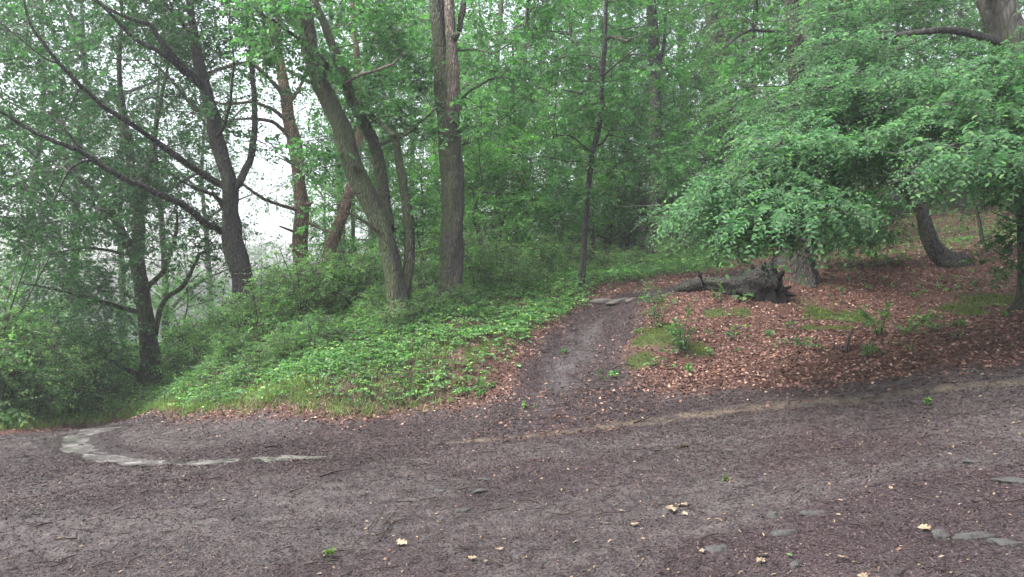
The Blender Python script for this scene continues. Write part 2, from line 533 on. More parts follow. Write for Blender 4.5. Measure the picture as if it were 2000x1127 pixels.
class Geo:
    """collects faces of several shapes into one mesh"""
    def __init__(s):
        s.v, s.l, s.s, s.m, s.n = [], [], [], [], 0

    def add(s, v, l, sz, mi=0):
        s.v.append(np.asarray(v, np.float32).reshape(-1, 3)); s.l.append(np.asarray(l, np.int64).ravel() + s.n)
        sz = np.asarray(sz).ravel()
        s.s.append(sz); s.m.append(np.full(len(sz), mi)); s.n += len(s.v[-1])

    def build(s, name, mats, parent=None, origin=None, smooth=False):
        return make_mesh(name, np.concatenate(s.v), np.concatenate(s.l), np.concatenate(s.s), mats, parent, origin, np.concatenate(s.m), smooth)


def nrm(a):
    return a / np.maximum(np.linalg.norm(a, axis=-1, keepdims=True), 1e-9)


T_DIAMOND = (np.array([(0, 0, 0), (.45, .5, .10), (1, 0, -.06), (.45, -.5, .10)]), [0, 2, 1, 0, 3, 2], [3, 3])
T_OVAL = (np.array([(0, 0, 0), (.30, .44, .10), (.72, .36, .06), (1, 0, -.12), (.72, -.36, .06), (.30, -.44, .10)]), [0, 3, 2, 1, 0, 5, 4, 3], [4, 4])
T_OAK = (np.array([(0, 0, 0), (.22, .20, .05), (.40, .46, .12), (.55, .26, .04), (.74, .42, .08), (1, 0, -.14), (.74, -.42, .08), (.55, -.26, .04), (.40, -.46, .12), (.22, -.20, .05)]),
         [0, 5, 4, 3, 2, 1, 0, 9, 8, 7, 6, 5], [6, 6])
_lob = [(0, .02), (.13, .06), (.18, .22), (.26, .24), (.32, .12), (.40, .38), (.50, .44), (.54, .17), (.66, .34), (.76, .36), (.77, .14), (.90, .17)]
T_LOBED = (np.array([(u, v, .03 + .22 * v * (1 - u) + .05 * math.sin(9 * u)) for u, v in _lob] + [(1, 0, -.02)] + [(u + .02, -v, .02 + .12 * v + .04 * math.sin(8 * u)) for u, v in _lob[::-1]]),
           [12] + list(range(11, -1, -1)) + [24] + list(range(23, 11, -1)), [13, 13])
T_BLADE = (np.array([(0, .5, 0), (0, -.5, 0), (.55, -.35, .12), (.55, .35, .12), (1, 0, -.08)]), [0, 1, 2, 3, 3, 2, 4], [4, 3])
T_CHIP = (np.array([(0, .5, .02), (0, -.5, .0), (1, -.4, .10), (1, .45, .03)]), [0, 1, 2, 3], [4])


def place_leaves(geo, T, pos, a, n, length, width, mi=0):
    """pos (N,3), a axis, n normal, length (N,), width ratio (N,)"""
    a = nrm(a); b = nrm(np.cross(n, a)); n = np.cross(a, b)
    t, l, s = T
    L = np.asarray(length)[:, None, None]; Wd = np.asarray(width)
    Wd = (Wd if Wd.ndim else np.full(len(pos), float(Wd)))[:, None, None]
    v = pos[:, None, :] + L * (t[None, :, 0:1] * a[:, None, :] + t[None, :, 1:2] * Wd * b[:, None, :] + t[None, :, 2:3] * n[:, None, :])
    k = len(t)
    loops = (np.array(l)[None, :] + np.arange(len(pos))[:, None] * k)
    geo.add(v.reshape(-1, 3), loops, np.tile(np.array(s), len(pos)), mi)


def frames(pts):
    d = np.gradient(pts, axis=0)
    d = nrm(d)
    up = np.array([0.31, 0.87, 0.13])
    u = nrm(np.cross(d, up)); w = np.cross(d, u)
    return d, u, w


def catmull(pts, sub):
    pts = np.asarray(pts, float)
    if len(pts) < 3 or sub < 2:
        return pts
    q = np.vstack([2 * pts[0] - pts[1], pts, 2 * pts[-1] - pts[-2]])
    out = []
    for i in range(1, len(q) - 2):
        for k in range(sub):
            t = k / sub
            out.append(.5 * ((2 * q[i]) + (-q[i - 1] + q[i + 1]) * t + (2 * q[i - 1] - 5 * q[i] + 4 * q[i + 1] - q[i + 2]) * t * t + (-q[i - 1] + 3 * q[i] - 3 * q[i + 1] + q[i + 2]) * t ** 3))
    out.append(q[-2])
    return np.array(out)


def tube(geo, pts, rad, sides=10, sub=5, lump=0.10, seed=0, mi=0, flare=0.0, wiggle=0.0):
    pr = np.c_[np.asarray(pts, float), np.asarray(rad, float)]
    pr = catmull(pr, sub)
    p, r = pr[:, :3].copy(), np.maximum(pr[:, 3], 0.002)
    if wiggle:
        s = np.arange(len(p))
        for ax in range(3):
            p[1:-1, ax] += wiggle * vnoise(s * .6, s * 0 + ax * 5.3 + seed * 1.7)[1:-1]
    d, u, w = frames(p)
    th = np.linspace(0, 2 * np.pi, sides, endpoint=False)
    ln = np.r_[0, np.cumsum(np.linalg.norm(np.diff(p, axis=0), axis=1))]
    R = r[:, None] * (1 + lump * vnoise(np.cos(th)[None, :] * 1.6 + 7 * seed, np.sin(th)[None, :] * 1.6 + ln[:, None] * 1.7, ln[:, None] * 0.9)
                      + lump * .6 * vnoise(np.cos(th)[None, :] * 3.5 + 3 * seed, np.sin(th)[None, :] * 3.5 + ln[:, None] * 4.5, ln[:, None] * 2.9))
    if flare:
        fl = np.exp(-ln / (r[0] * 1.6))[:, None]
        R = R * (1 + flare * fl * (0.75 + 0.6 * np.sin(th[None, :] * 4 + seed) + 0.3 * np.sin(th[None, :] * 7 + 2 * seed)))
    v = p[:, None, :] + R[..., None] * (np.cos(th)[None, :, None] * u[:, None, :] + np.sin(th)[None, :, None] * w[:, None, :])
    n = len(p)
    i, j = np.meshgrid(np.arange(n - 1), np.arange(sides), indexing='ij')
    j2 = (j + 1) % sides
    q = np.stack([i * sides + j, i * sides + j2, (i + 1) * sides + j2, (i + 1) * sides + j], -1).reshape(-1)
    V = np.vstack([v.reshape(-1, 3), p[-1] + d[-1] * r[-1]])
    top = np.array([[(n - 1) * sides + a, (n - 1) * sides + (a + 1) % sides, n * sides] for a in range(sides)]).ravel()
    geo.add(V, np.r_[q, top], np.r_[np.full((n - 1) * sides, 4), np.full(sides, 3)], mi)
    return p


def thin_tubes(geo, A, B, C, r0, r1, mi=0, segs=4, sides=4):
    """many curved twigs at once: quadratic curve A-B-C, radii r0->r1"""
    m = len(A)
    if not m:
        return
    t = np.linspace(0, 1, segs + 1)[None, :, None]
    p = (1 - t) ** 2 * A[:, None] + 2 * t * (1 - t) * B[:, None] + t * t * C[:, None]
    d = nrm(np.gradient(p, axis=1))
    u = nrm(np.cross(d, np.array([.3, .2, .93]))); w = np.cross(d, u)
    r = (np.asarray(r0)[:, None] * (1 - t[..., 0]) + np.asarray(r1)[:, None] * t[..., 0])
    th = np.linspace(0, 2 * np.pi, sides, endpoint=False)
    v = p[:, :, None, :] + r[:, :, None, None] * (np.cos(th)[None, None, :, None] * u[:, :, None, :] + np.sin(th)[None, None, :, None] * w[:, :, None, :])
    i, j = np.meshgrid(np.arange(segs), np.arange(sides), indexing='ij')
    j2 = (j + 1) % sides
    q = np.stack([i * sides + j, i * sides + j2, (i + 1) * sides + j2, (i + 1) * sides + j], -1).reshape(-1)
    loops = q[None, :] + (np.arange(m) * (segs + 1) * sides)[:, None]
    geo.add(v.reshape(-1, 3), loops, np.full(m * segs * sides, 4), mi)


def sprays(geo, rng, c, d, L, K, leaf, wr=.6, droop=.25, nj=.4, T=T_DIAMOND, twig=True, flat=1.0, lj=.35, nbase=(0, 0, 1), mi=0, tmi=1):
    """leafy twigs: c starts, d directions, L lengths; K leaves each, alternate, in the plane of the twig"""
    m = len(c)
    d = nrm(d)
    L = np.broadcast_to(np.asarray(L, float), (m,))
    ns = nrm(np.asarray(nbase, float)[None] * flat + rng.normal(0, nj, (m, 3)))
    t = (np.arange(K) + .6)[None, :, None] / K
    t = t + rng.uniform(-.4, .4, (m, K, 1)) / K
    down = np.array([0, 0, -1.0])
    pos = c[:, None] + d[:, None] * L[:, None, None] * t + down * (droop * L[:, None, None] * t * t)
    tang = nrm(d[:, None] + down * (2 * droop * t))
    side = nrm(np.cross(ns[:, None], tang))
    sg = np.where(np.arange(K) % 2, 1., -1.)[None, :, None]
    ax = nrm(tang * .55 + side * sg * .85 + down * .12 + rng.normal(0, .28, (m, K, 3)))
    nn = nrm(ns[:, None] + rng.normal(0, lj, (m, K, 3)))
    ll = leaf * rng.uniform(.65, 1.2, (m, K)) * rng.uniform(.65, 1.25, (m, 1)) * (1.05 - .35 * t[..., 0])
    place_leaves(geo, T, pos.reshape(-1, 3), ax.reshape(-1, 3), nn.reshape(-1, 3), ll.ravel(), wr * rng.uniform(.85, 1.15, m * K), mi)
    if twig:
        e = c + d * L[:, None] + down * (droop * L[:, None])
        thin_tubes(geo, c, c + d * L[:, None] * .5, e, np.full(m, .0035), np.full(m, .0015), tmi, 2, 3)


def clumps(rng, regions, gaps=()):
    out = []
    for (x0, x1, y0, y1, d0, d1, n) in regions:
        px = rng.uniform(x0, x1, n); py = rng.uniform(y0, y1, n); dd = rng.uniform(d0, d1, n)
        for a, b, q in zip(px, py, dd):
            if any(((a - g[0]) / g[2]) ** 2 + ((b - g[1]) / g[3]) ** 2 < 1 for g in gaps):
                continue
            out.append(P(a, b, q))
    return np.array(out)


def crown(rng, centres, skel, mats, parent, origin, leaf=.1, per=22, K=10, R=.55, L=.4, T=T_DIAMOND, wr=.6, droop=.25, nj=.45, bias=(0, 0, 0), name='crown', twig=True,
          br=.016, flatz=.6, link=True, nbase=(0, 0, 1), lj=.35, maxd=4.5):
    """clumps of leafy twigs, each joined to the nearest limb by its own branch"""
    g = Geo()
    skel = np.asarray(skel)
    # each clump hangs on the nearest limb or on a clump already joined to it, so twigs fork instead of fanning out
    d0 = np.linalg.norm(centres[:, None] - skel[None], axis=2).min(1)
    if maxd:
        centres = centres[d0 < maxd]; d0 = d0[d0 < maxd]
    centres = centres[np.argsort(d0)]
    att = np.zeros_like(centres)
    nodes = np.vstack([skel, np.zeros_like(centres)]); pen0 = np.zeros(len(nodes)); nn0 = len(skel)
    for q_, cq in enumerate(centres):
        dq = np.linalg.norm(nodes[:nn0] - cq, axis=1)
        cost = dq + np.maximum(0, nodes[:nn0, 2] - cq[2]) * .4 + pen0[:nn0]
        w_ = int(cost.argmin())
        att[q_] = nodes[w_]
        nodes[nn0] = cq; pen0[nn0] = min(pen0[w_] + .25, .8); nn0 += 1
    dd = np.linalg.norm(centres - att, axis=1) + 1e-6
    m = len(centres)
    outd = nrm(centres - att)
    c = np.repeat(centres, per, 0)
    off = rng.normal(0, 1, (m * per, 3)); off = nrm(off) * rng.uniform(.15, 1, (m * per, 1)) ** .6 * R * rng.uniform(.7, 1.25, (m, 1)).repeat(per, 0)
    off[:, 2] *= flatz
    d = nrm(off) * .8 + np.repeat(outd, per, 0) * .5 + np.asarray(bias) + rng.normal(0, .25, (m * per, 3))
    sprays(g, rng, c + off, d, L * rng.uniform(.6, 1.3, m * per), K, leaf, wr, droop, nj, T, twig, lj=lj, nbase=nbase)
    if link:
        mid = (att + centres) / 2 + rng.normal(0, .12, (m, 3)) * dd[:, None] + np.array([0, 0, .10]) * dd[:, None]
        thin_tubes(g, att, mid, centres, np.clip(br * (.6 + .35 * dd), .006, .06), np.full(m, .005), 1, 6, 5)
        # finer forks inside each clump
        q = 5
        cc = np.repeat(centres, q, 0); ee = cc + rng.normal(0, 1, (m * q, 3)) * np.array([1, 1, flatz]) * R * .75
        thin_tubes(g, cc, (cc + ee) / 2 + rng.normal(0, .07, cc.shape), ee, np.full(m * q, .006), np.full(m * q, .002), 1, 3, 3)
    return g.build(name, mats, parent, origin)


def stem(seq):
    """[(px, py, depth, width_px)] -> points, radii"""
    p = np.array([P(a, b, d) for a, b, d, w in seq])
    r = np.array([w / 2 / F_PX * d for a, b, d, w in seq])
    return p, r


def dens(p, k=6):
    return catmull(p, k)


# ------------------------------------------------------------------ ground sheet
def build_ground():
    rad = np.r_[0.0, np.geomspace(1.2, 160, 430)]
    th = np.r_[np.linspace(-math.radians(52), math.radians(52), 1050), np.linspace(math.radians(52), math.radians(308), 110)[1:-1]]
    nt_ = len(th)
    R, TH = np.meshgrid(rad[1:], th, indexing='ij')
    X, Y = R * np.sin(TH), R * np.cos(TH)
    Z = ground(X, Y)
    V = np.vstack([[0, 0, float(ground(np.array([0.]), np.array([0.]))[0])], np.c_[X.ravel(), Y.ravel(), Z.ravel()]])
    nr = len(rad) - 1
    i, j = np.meshgrid(np.arange(nr - 1), np.arange(nt_), indexing='ij')
    j2 = (j + 1) % nt_
    q = np.stack([1 + i * nt_ + j, 1 + (i + 1) * nt_ + j, 1 + (i + 1) * nt_ + j2, 1 + i * nt_ + j2], -1)[..., ::-1].reshape(-1)
    c = np.stack([np.zeros(nt_, int), 1 + np.arange(nt_), 1 + (np.arange(nt_) + 1) % nt_], -1)[:, ::-1].reshape(-1)
    o = make_mesh('ground', V, np.r_[q, c], np.r_[np.full((nr - 1) * nt_, 4), np.full(nt_, 3)], M['ground'], smooth=True)
    tag(o, kind='structure')
    o['label'] = 'forest floor and dark gravelly woodland track'
    x, y = V[:, 0], V[:, 1]
    ms = masks(x, y)
    for k, v in ms.items():
        a = o.data.attributes.new(k, 'FLOAT', 'POINT')
        a.data.foreach_set('value', np.asarray(v, np.float32))
    return o


def masks(x, y):
    nz = fbm(x * 1.6, y * 1.6, 51) * .25 + fbm(x * 6, y * 6, 57) * .12
    road = sstep(-.18, .28, sdf(x, y, ROAD) + nz)
    path = sstep(-.15, .20, sdf(x, y, PATH) + nz * .8)
    path = np.maximum(path, sstep(.55, .3, seg_dist(x, y, PATH2) + nz))
    wet = sstep(.50, .05, seg_dist(x, y, WET) + nz * 1.8) * .46
    dark = sstep(1.0, .2, seg_dist(x, y, W((640, 856), (800, 838), (930, 822), (1120, 790))) + nz * 1.5)
    green = sstep(-.1, .35, sdf(x, y, GREEN) + nz)
    moss = np.zeros_like(x)
    for (c, r) in MOSS:
        moss = np.maximum(moss, sstep(1.15, .65, np.hypot(x - c[0], y - c[1]) / r + nz * 1.6))
    bare = np.zeros_like(x)
    for (c, r) in BARE:
        bare = np.maximum(bare, sstep(1.2, .6, np.hypot(x - c[0], y - c[1]) / (r * .8) + nz * 2.2))
    litter = np.maximum((1 - green), bare * .9) * (1 - path) * (1 - moss)
    mud = .42 + .9 * fbm(x * .7 + 3, y * .9, 61) + .45 * fbm(x * 3, y * 4, 67)
    # the near left corner and the wheel line are worn down to pale mud
    worn = W((-200, 1080), (250, 1040), (520, 980), (760, 950))
    worn2 = W((1100, 1127), (1500, 960), (2000, 870))
    mud = mud * .7 + .5 * sstep(1.1, .1, seg_dist(x, y, worn) + nz * 2) + .3 * sstep(.5, .05, seg_dist(x, y, worn2) + nz * 2)
    mud = mud * (1 - .6 * dark)
    rl = seg_dist(x, y, RILL_R) + fbm(x * 5, y * 5, 71) * .10
    rillr = sstep(.15 + .03 * np.clip(x, 0, 7), .04, rl) * .95
    rim = sstep(.62, .30, seg_dist(x, y, RILL_L) + nz * .9) * .8
    return dict(rim=rim, road=road, path=path * (1 - .0 * road), wet=wet, litter=litter, moss=moss, rillr=rillr, mud=np.clip(mud, 0, 1), green=green * (1 - path) * (1 - road), bare=bare)


build_ground()


def gnormal(x, y, e=.04):
    gx = (ground(x + e, y) - ground(x - e, y)) / (2 * e)
    gy = (ground(x, y + e) - ground(x, y - e)) / (2 * e)
    return nrm(np.stack([-gx, -gy, np.ones_like(gx)], -1))


def on_ground(px, py):
    p = hit(px, py, ground)
    p[2] = float(ground(p[0:1], p[1:2])[0])
    return p


# ------------------------------------------------------------------ water
def rill(name, line, w, mt, lift, seed, label, jag=.6):
    p = np.array(line)
    p = catmull(p, 14)
    seg = np.linalg.norm(np.diff(p, axis=0), axis=1)
    s = np.r_[0, np.cumsum(seg)]
    S = np.arange(0, s[-1], .05)
    p = np.c_[np.interp(S, s, p[:, 0]), np.interp(S, s, p[:, 1])]
    d = nrm(np.gradient(p, axis=0)); nn = np.c_[-d[:, 1], d[:, 0]]
    endt = np.minimum(1, np.minimum(S, S[-1] - S) / .5)
    wl = w * endt * (1 + jag * fbm(S * 1.5, S * 0 + seed, seed)) * np.clip(.75 + .9 * fbm(S * .7, S * 0 + 9, seed + 3), .12, 1.6)
    wr = w * endt * (1 + jag * fbm(S * 1.5, S * 0 + seed + 20, seed)) * np.clip(.75 + .9 * fbm(S * .7, S * 0 + 19, seed + 3), .12, 1.6)
    k = 7
    t = np.linspace(-1, 1, k)
    off = np.where(t[None, :] < 0, t[None, :] * wl[:, None], t[None, :] * wr[:, None])
    X = p[:, 0:1] + nn[:, 0:1] * off; Y = p[:, 1:2] + nn[:, 1:2] * off
    zc = ground(p[:, 0], p[:, 1]) - rill_depth(p[:, 0], p[:, 1])
    zc = np.convolve(np.pad(zc, 10, 'edge'), np.ones(21) / 21, 'valid')
    Z = np.repeat((zc + lift)[:, None], k, 1)
    n = len(S)
    i, j = np.meshgrid(np.arange(n - 1), np.arange(k - 1), indexing='ij')
    q = np.stack([i * k + j, i * k + j + 1, (i + 1) * k + j + 1, (i + 1) * k + j], -1).reshape(-1)
    o = make_mesh(name, np.c_[X.ravel(), Y.ravel(), Z.ravel()], q, np.full((n - 1) * (k - 1), 4), mt, smooth=True)
    tag(o, label, kind='structure')
    return o


rill('water', RILL_L, .50, M['water'], -.020, 5, 'rain water running along the track on the left')


# ------------------------------------------------------------------ photo trees
def tree(name, label, cat, base, parts, bark, leafm, crown_kw=None, centres=None, seed=1, group=None, flare=.85, sides=18, more=()):
    """parts: list of (partname, [(px,py,d,w)...])"""
    rng = np.random.default_rng(seed)
    o = root(name, base, label, cat, group)
    skel = []
    for k, (pn, seq) in enumerate(parts):
        p, r = stem(seq)
        g = Geo()
        fl = flare if k == 0 else 0
        if k == 0:
            p = np.vstack([p[0] - np.array([0, 0, .35]), p]); r = np.r_[r[0] * 1.05, r]
        big = r.max() > .05
        q = tube(g, p, r, sides if big else 7, 6 if big else 5, .22 if big else .25, seed * 10 + k, flare=fl, wiggle=.0 if k == 0 else .015)
        mm = M['deadwood'] if pn.startswith('dead') else bark
        g.build(pn.replace('dead_stem', 'stem'), mm, o, base, smooth=True)
        skel.append(q if k else q[len(q) // 3:])
    if centres is not None and len(centres):
        crown(rng, centres, np.vstack(skel), [leafm, M['twig']], o, base, **(crown_kw or {}))
    return o, np.vstack(skel)


GAPS = [(525, 395, 62, 85), (480, 270, 45, 30), (530, 480, 45, 50), (215, 120, 70, 35), (60, 200, 38, 22), (145, 205, 42, 24), (250, 175, 60, 30), (330, 240, 40, 30), (340, 330, 34, 26),
        (225, 330, 26, 26), (20, 160, 20, 20), (330, 470, 30, 36), (165, 475, 26, 24), (365, 395, 20, 26), (300, 400, 16, 20), (80, 320, 18, 12), (90, 410, 14, 12), (590, 80, 14, 40), (180, 300, 20, 16),
        (160, 610, 34, 18), (270, 250, 22, 40), (380, 250, 18, 30), (110, 120, 20, 14), (430, 340, 20, 40), (690, 330, 16, 14), (150, 40, 18, 12), (440, 40, 14, 20), (300, 130, 30, 14)]

# A: slender tree at the bend
A = 19.0
bA = P(296, 762, A); bA[2] = float(ground(bA[0:1], bA[1:2])[0])
tree('oak_tree', 'slender dark tree at the bend of the track, forking low into curved branches', 'tree', bA, [
    ('trunk', [(297, 765, A, 42), (289, 653, A, 32), (276, 563, A, 28), (267, 509, A, 26), (271, 447, A, 22), (258, 367, A, 18), (251, 278, A, 15), (243, 238, A, 13), (233, 139, A, 9), (238, 20, A, 6), (230, -120, A, 3)]),
    ('limb', [(266, 512, A, 20), (256, 487, A, 19), (223, 427, A - .5, 15), (199, 397, A - .8, 12), (154, 345, A - 1, 8), (120, 300, A - 1, 5)]),
    ('limb', [(268, 450, A, 16), (283, 372, A + .2, 14), (298, 298, A + .5, 10), (308, 223, A + .8, 8), (330, 120, A + 1, 5), (345, 20, A + 1, 3)]),
    ('limb', [(278, 565, A, 12), (290, 558, A, 11), (317, 531, A - .3, 9), (335, 486, A - .5, 8), (344, 450, A - .6, 6), (345, 410, A - .6, 3)]),
    ('limb', [(291, 665, A, 14), (305, 630, A - .2, 10), (322, 586, A - .4, 9), (357, 558, A - .6, 8), (380, 518, A - .7, 6), (392, 495, A - .8, 5), (430, 485, A - .9, 2)]),
    ('limb', [(303, 655, A, 9), (312, 604, A + .2, 8), (324, 582, A + .2, 5)]),
    ('limb', [(276, 612, A, 11), (226, 597, A - .5, 9), (181, 584, A - .9, 7), (109, 566, A - 1.4, 5), (40, 552, A - 1.8, 3)]),
    ('limb', [(282, 738, A, 12), (240, 717, A - .4, 9), (217, 706, A - .6, 8), (195, 693, A - .8, 7), (154, 697, A - 1, 5), (110, 700, A - 1.3, 3)]),
    ('limb', [(256, 492, A, 9), (238, 474, A - .3, 8), (199, 447, A - .6, 7), (164, 427, A - .9, 6), (144, 397, A - 1, 5), (119, 374, A - 1.2, 3)]),
    ('limb', [(246, 497, A, 6), (199, 487, A - .6, 5), (154, 485, A - 1, 4), (60, 505, A - 1.5, 2)]),
    ('limb', [(258, 440, A, 7), (235, 410, A - .2, 6), (222, 370, A - .3, 5), (225, 330, A - .4, 3)])],
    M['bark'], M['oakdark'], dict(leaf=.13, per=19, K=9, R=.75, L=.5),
    clumps(np.random.default_rng(11), [(40, 460, -120, 260, A - .5, A + 2.5, 74), (20, 420, 250, 480, A - .8, A + 2, 54), (60, 240, 480, 640, A - 2, A, 24), (320, 440, 400, 560, A - 1, A + 1, 14), (60, 220, 620, 720, A - 2, A - .5, 16)], GAPS), seed=3)

# B: big left oak with long limbs reaching left
B = 16.5
bB = P(480, 668, B); bB[2] = float(ground(bB[0:1], bB[1:2])[0])
tree('oak_tree', 'large dark oak on the left bank, its long limbs sweeping left over the track', 'tree', bB, [
    ('trunk', [(482, 675, B, 54), (480, 600, B, 44), (472, 540, B, 40), (455, 475, B, 38), (450, 412, B, 34), (450, 362, B, 32), (438, 323, B, 30), (422, 268, B, 27), (415, 223, B, 26), (405, 189, B, 25), (392, 139, B, 21), (383, 89, B, 17), (375, 45, B, 14), (370, 0, B, 12), (372, -90, B, 8), (360, -220, B, 4)]),
    ('limb', [(446, 380, B, 18), (462, 362, B, 17), (473, 345, B, 15), (489, 308, B + .2, 13), (497, 258, B + .4, 12), (497, 199, B + .5, 11), (492, 149, B + .6, 10), (489, 89, B + .7, 8), (482, 20, B + .8, 6), (480, -80, B + .8, 3)]),
    ('limb', [(408, 200, B, 20), (397, 169, B - .1, 19), (378, 152, B - .3, 18), (348, 126, B - .6, 17), (323, 95, B - .9, 14), (308, 72, B - 1, 11), (293, 50, B - 1.1, 9), (255, 36, B - 1.3, 7), (199, 10, B - 1.6, 5), (120, -40, B - 2, 3)]),
    ('limb', [(350, 128, B - .6, 10), (308, 100, B - 1, 8), (262, 75, B - 1.2, 7), (220, 30, B - 1.5, 6), (180, -10, B - 1.8, 4)]),
    ('limb', [(440, 365, B, 15), (427, 358, B, 14), (392, 338, B - .3, 13), (348, 308, B - .8, 12), (298, 271, B - 1.3, 11), (248, 238, B - 1.8, 10), (199, 206, B - 2.2, 9), (169, 179, B - 2.4, 9), (134, 144, B - 2.7, 8), (89, 89, B - 3, 7), (65, 58, B - 3.1, 6), (45, 0, B - 3.2, 4), (30, -70, B - 3.3, 2)]),
    ('limb', [(448, 460, B, 17), (432, 450, B, 15), (397, 432, B - .4, 14), (368, 407, B - .8, 13), (318, 383, B - 1.3, 12), (278, 364, B - 1.6, 11), (233, 346, B - 2, 10), (194, 320, B - 2.3, 9), (154, 293, B - 2.6, 9), (114, 279, B - 2.9, 8), (75, 263, B - 3.1, 7), (40, 243, B - 3.3, 6), (0, 219, B - 3.6, 5), (-80, 180, B - 4, 3)]),
    ('limb', [(180, 312, B - 2.4, 6), (149, 320, B - 2.6, 5), (124, 350, B - 2.7, 4), (104, 395, B - 2.8, 2)]),
    ('limb', [(165, 300, B - 2.5, 5), (143, 272, B - 2.6, 5), (124, 248, B - 2.7, 3)]),
    ('limb', [(445, 425, B, 10), (434, 402, B - .1, 9), (421, 383, B - .3, 8), (392, 372, B - .5, 6), (358, 356, B - .8, 4), (335, 340, B - 1, 2)]),
    ('limb', [(376, 72, B, 9), (362, 52, B, 8), (343, 28, B - .2, 7), (322, 5, B - .3, 6), (300, -50, B - .5, 3)]),
    ('limb', [(404, 205, B + .1, 9), (385, 215, B + .6, 8), (362, 190, B + .8, 7), (330, 150, B + 1, 5), (290, 118, B + 1.2, 3)]),
    ('limb', [(421, 270, B, 8), (440, 240, B - .5, 7), (452, 180, B - .7, 6), (455, 110, B - .8, 5), (448, 40, B - .9, 4), (450, -40, B - 1, 2)]),
    ('limb', [(125, 130, B - 2.8, 5), (80, 108, B - 3, 4), (20, 60, B - 3.2, 3), (-20, 30, B - 3.3, 2)])],
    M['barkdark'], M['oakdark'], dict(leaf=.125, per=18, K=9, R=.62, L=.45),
    clumps(np.random.default_rng(12), [(-120, 440, -170, 110, B - 1.2, B + 2.2, 124), (-80, 260, 110, 330, B - 2.0, B + .8, 52), (200, 400, 170, 400, B - .6, B + .8, 15), (-100, 300, 330, 470, B - 2.2, B - .2, 30), (420, 560, -150, 100, B + .2, B + 2, 24), (480, 530, 180, 300, B, B + 1, 5)], GAPS), seed=5)

# C: pale brown trunk
Cd = 21.0
bC = P(588, 640, Cd); bC[2] = float(ground(bC[0:1], bC[1:2])[0])
tree('oak_tree', 'straight pale brown trunk with bare arching branches, rising from bushes', 'tree', bC, [
    ('trunk', [(590, 650, Cd, 34), (587, 560, Cd, 30), (586, 477, Cd, 29), (589, 412, Cd, 27), (584, 348, Cd, 25), (574, 278, Cd, 24), (566, 238, Cd, 23), (559, 189, Cd, 21), (551, 149, Cd, 18), (547, 114, Cd, 15), (544, 84, Cd, 13), (540, 20, Cd, 10), (530, -80, Cd, 6)]),
    ('limb', [(553, 190, Cd, 10), (545, 176, Cd - .2, 9), (522, 150, Cd - .6, 8), (497, 129, Cd - 1, 8), (462, 124, Cd - 1.5, 7), (427, 136, Cd - 1.9, 6), (397, 142, Cd - 2.3, 5), (368, 129, Cd - 2.6, 4), (335, 100, Cd - 3, 2)]),
    ('limb', [(563, 238, Cd, 10), (545, 222, Cd - .2, 8), (527, 211, Cd - .5, 7), (487, 199, Cd - 1, 6), (452, 203, Cd - 1.3, 5), (407, 199, Cd - 1.8, 3)]),
    ('limb', [(568, 268, Cd, 10), (548, 250, Cd - .2, 8), (527, 236, Cd - .5, 7), (482, 231, Cd - 1, 5), (437, 236, Cd - 1.4, 2)]),
    ('limb', [(583, 412, Cd, 8), (569, 407, Cd - .2, 7), (522, 392, Cd - .8, 6), (490, 371, Cd - 1.2, 5), (462, 355, Cd - 1.6, 5), (432, 359, Cd - 2, 4), (397, 372, Cd - 2.4, 2)]),
    ('limb', [(592, 430, Cd, 7), (641, 452, Cd - .5, 5), (680, 470, Cd - .9, 2)]),
    ('limb', [(580, 455, Cd, 6), (546, 442, Cd - .4, 3)]),
    ('limb', [(548, 95, Cd, 8), (530, 50, Cd, 7), (505, 15, Cd, 6), (480, -60, Cd, 3)]),
    ('limb', [(562, 210, Cd, 7), (590, 160, Cd + .3, 6), (605, 90, Cd + .5, 5), (600, 0, Cd + .7, 3)]),
    ('branch_stub', [(598, 400, Cd - .1, 11), (606, 398, Cd - .25, 8)]),
    ('branch_stub', [(578, 482, Cd - .1, 14), (568, 480, Cd - .3, 8)])],
    M['barkpale'], M['oak'], dict(leaf=.12, per=14, K=9, R=.6, L=.42),
    clumps(np.random.default_rng(13), [(470, 660, -160, 70, Cd + .1, Cd + 2.5, 36), (600, 690, 80, 330, Cd, Cd + 2, 22), (490, 540, 60, 180, Cd + .3, Cd + 1.5, 6), (600, 690, 440, 520, Cd - .5, Cd + .5, 8), (340, 430, 80, 130, Cd - 3, Cd - 2, 6)], GAPS), seed=7)

# D: leaning pale trunk
Dd = 18.5
bD = P(628, 615, Dd); bD[2] = float(ground(bD[0:1], bD[1:2])[0])
tree('oak_tree', 'pale brown trunk leaning right behind the forked oak', 'tree', bD, [
    ('trunk', [(626, 620, Dd, 30), (634, 560, Dd, 27), (646, 477, Dd, 26), (668, 425, Dd, 22), (682, 378, Dd, 19), (694, 330, Dd + .2, 16), (702, 260, Dd + .4, 14), (700, 150, Dd + .6, 12), (690, 30, Dd + .8, 10), (684, -100, Dd + 1, 5)]),
    ('limb', [(640, 500, Dd, 7), (668, 492, Dd + .3, 5), (720, 500, Dd + .8, 3)]),
    ('limb', [(700, 200, Dd + .5, 7), (720, 120, Dd + .8, 6), (745, 20, Dd + 1, 4)])],
    M['barkpale'], M['oak'], dict(leaf=.12, per=14, K=9, R=.6, L=.42),
    clumps(np.random.default_rng(14), [(610, 800, -120, 130, Dd, Dd + 2, 36), (700, 780, 130, 330, Dd + .4, Dd + 2, 16)], GAPS), seed=9)

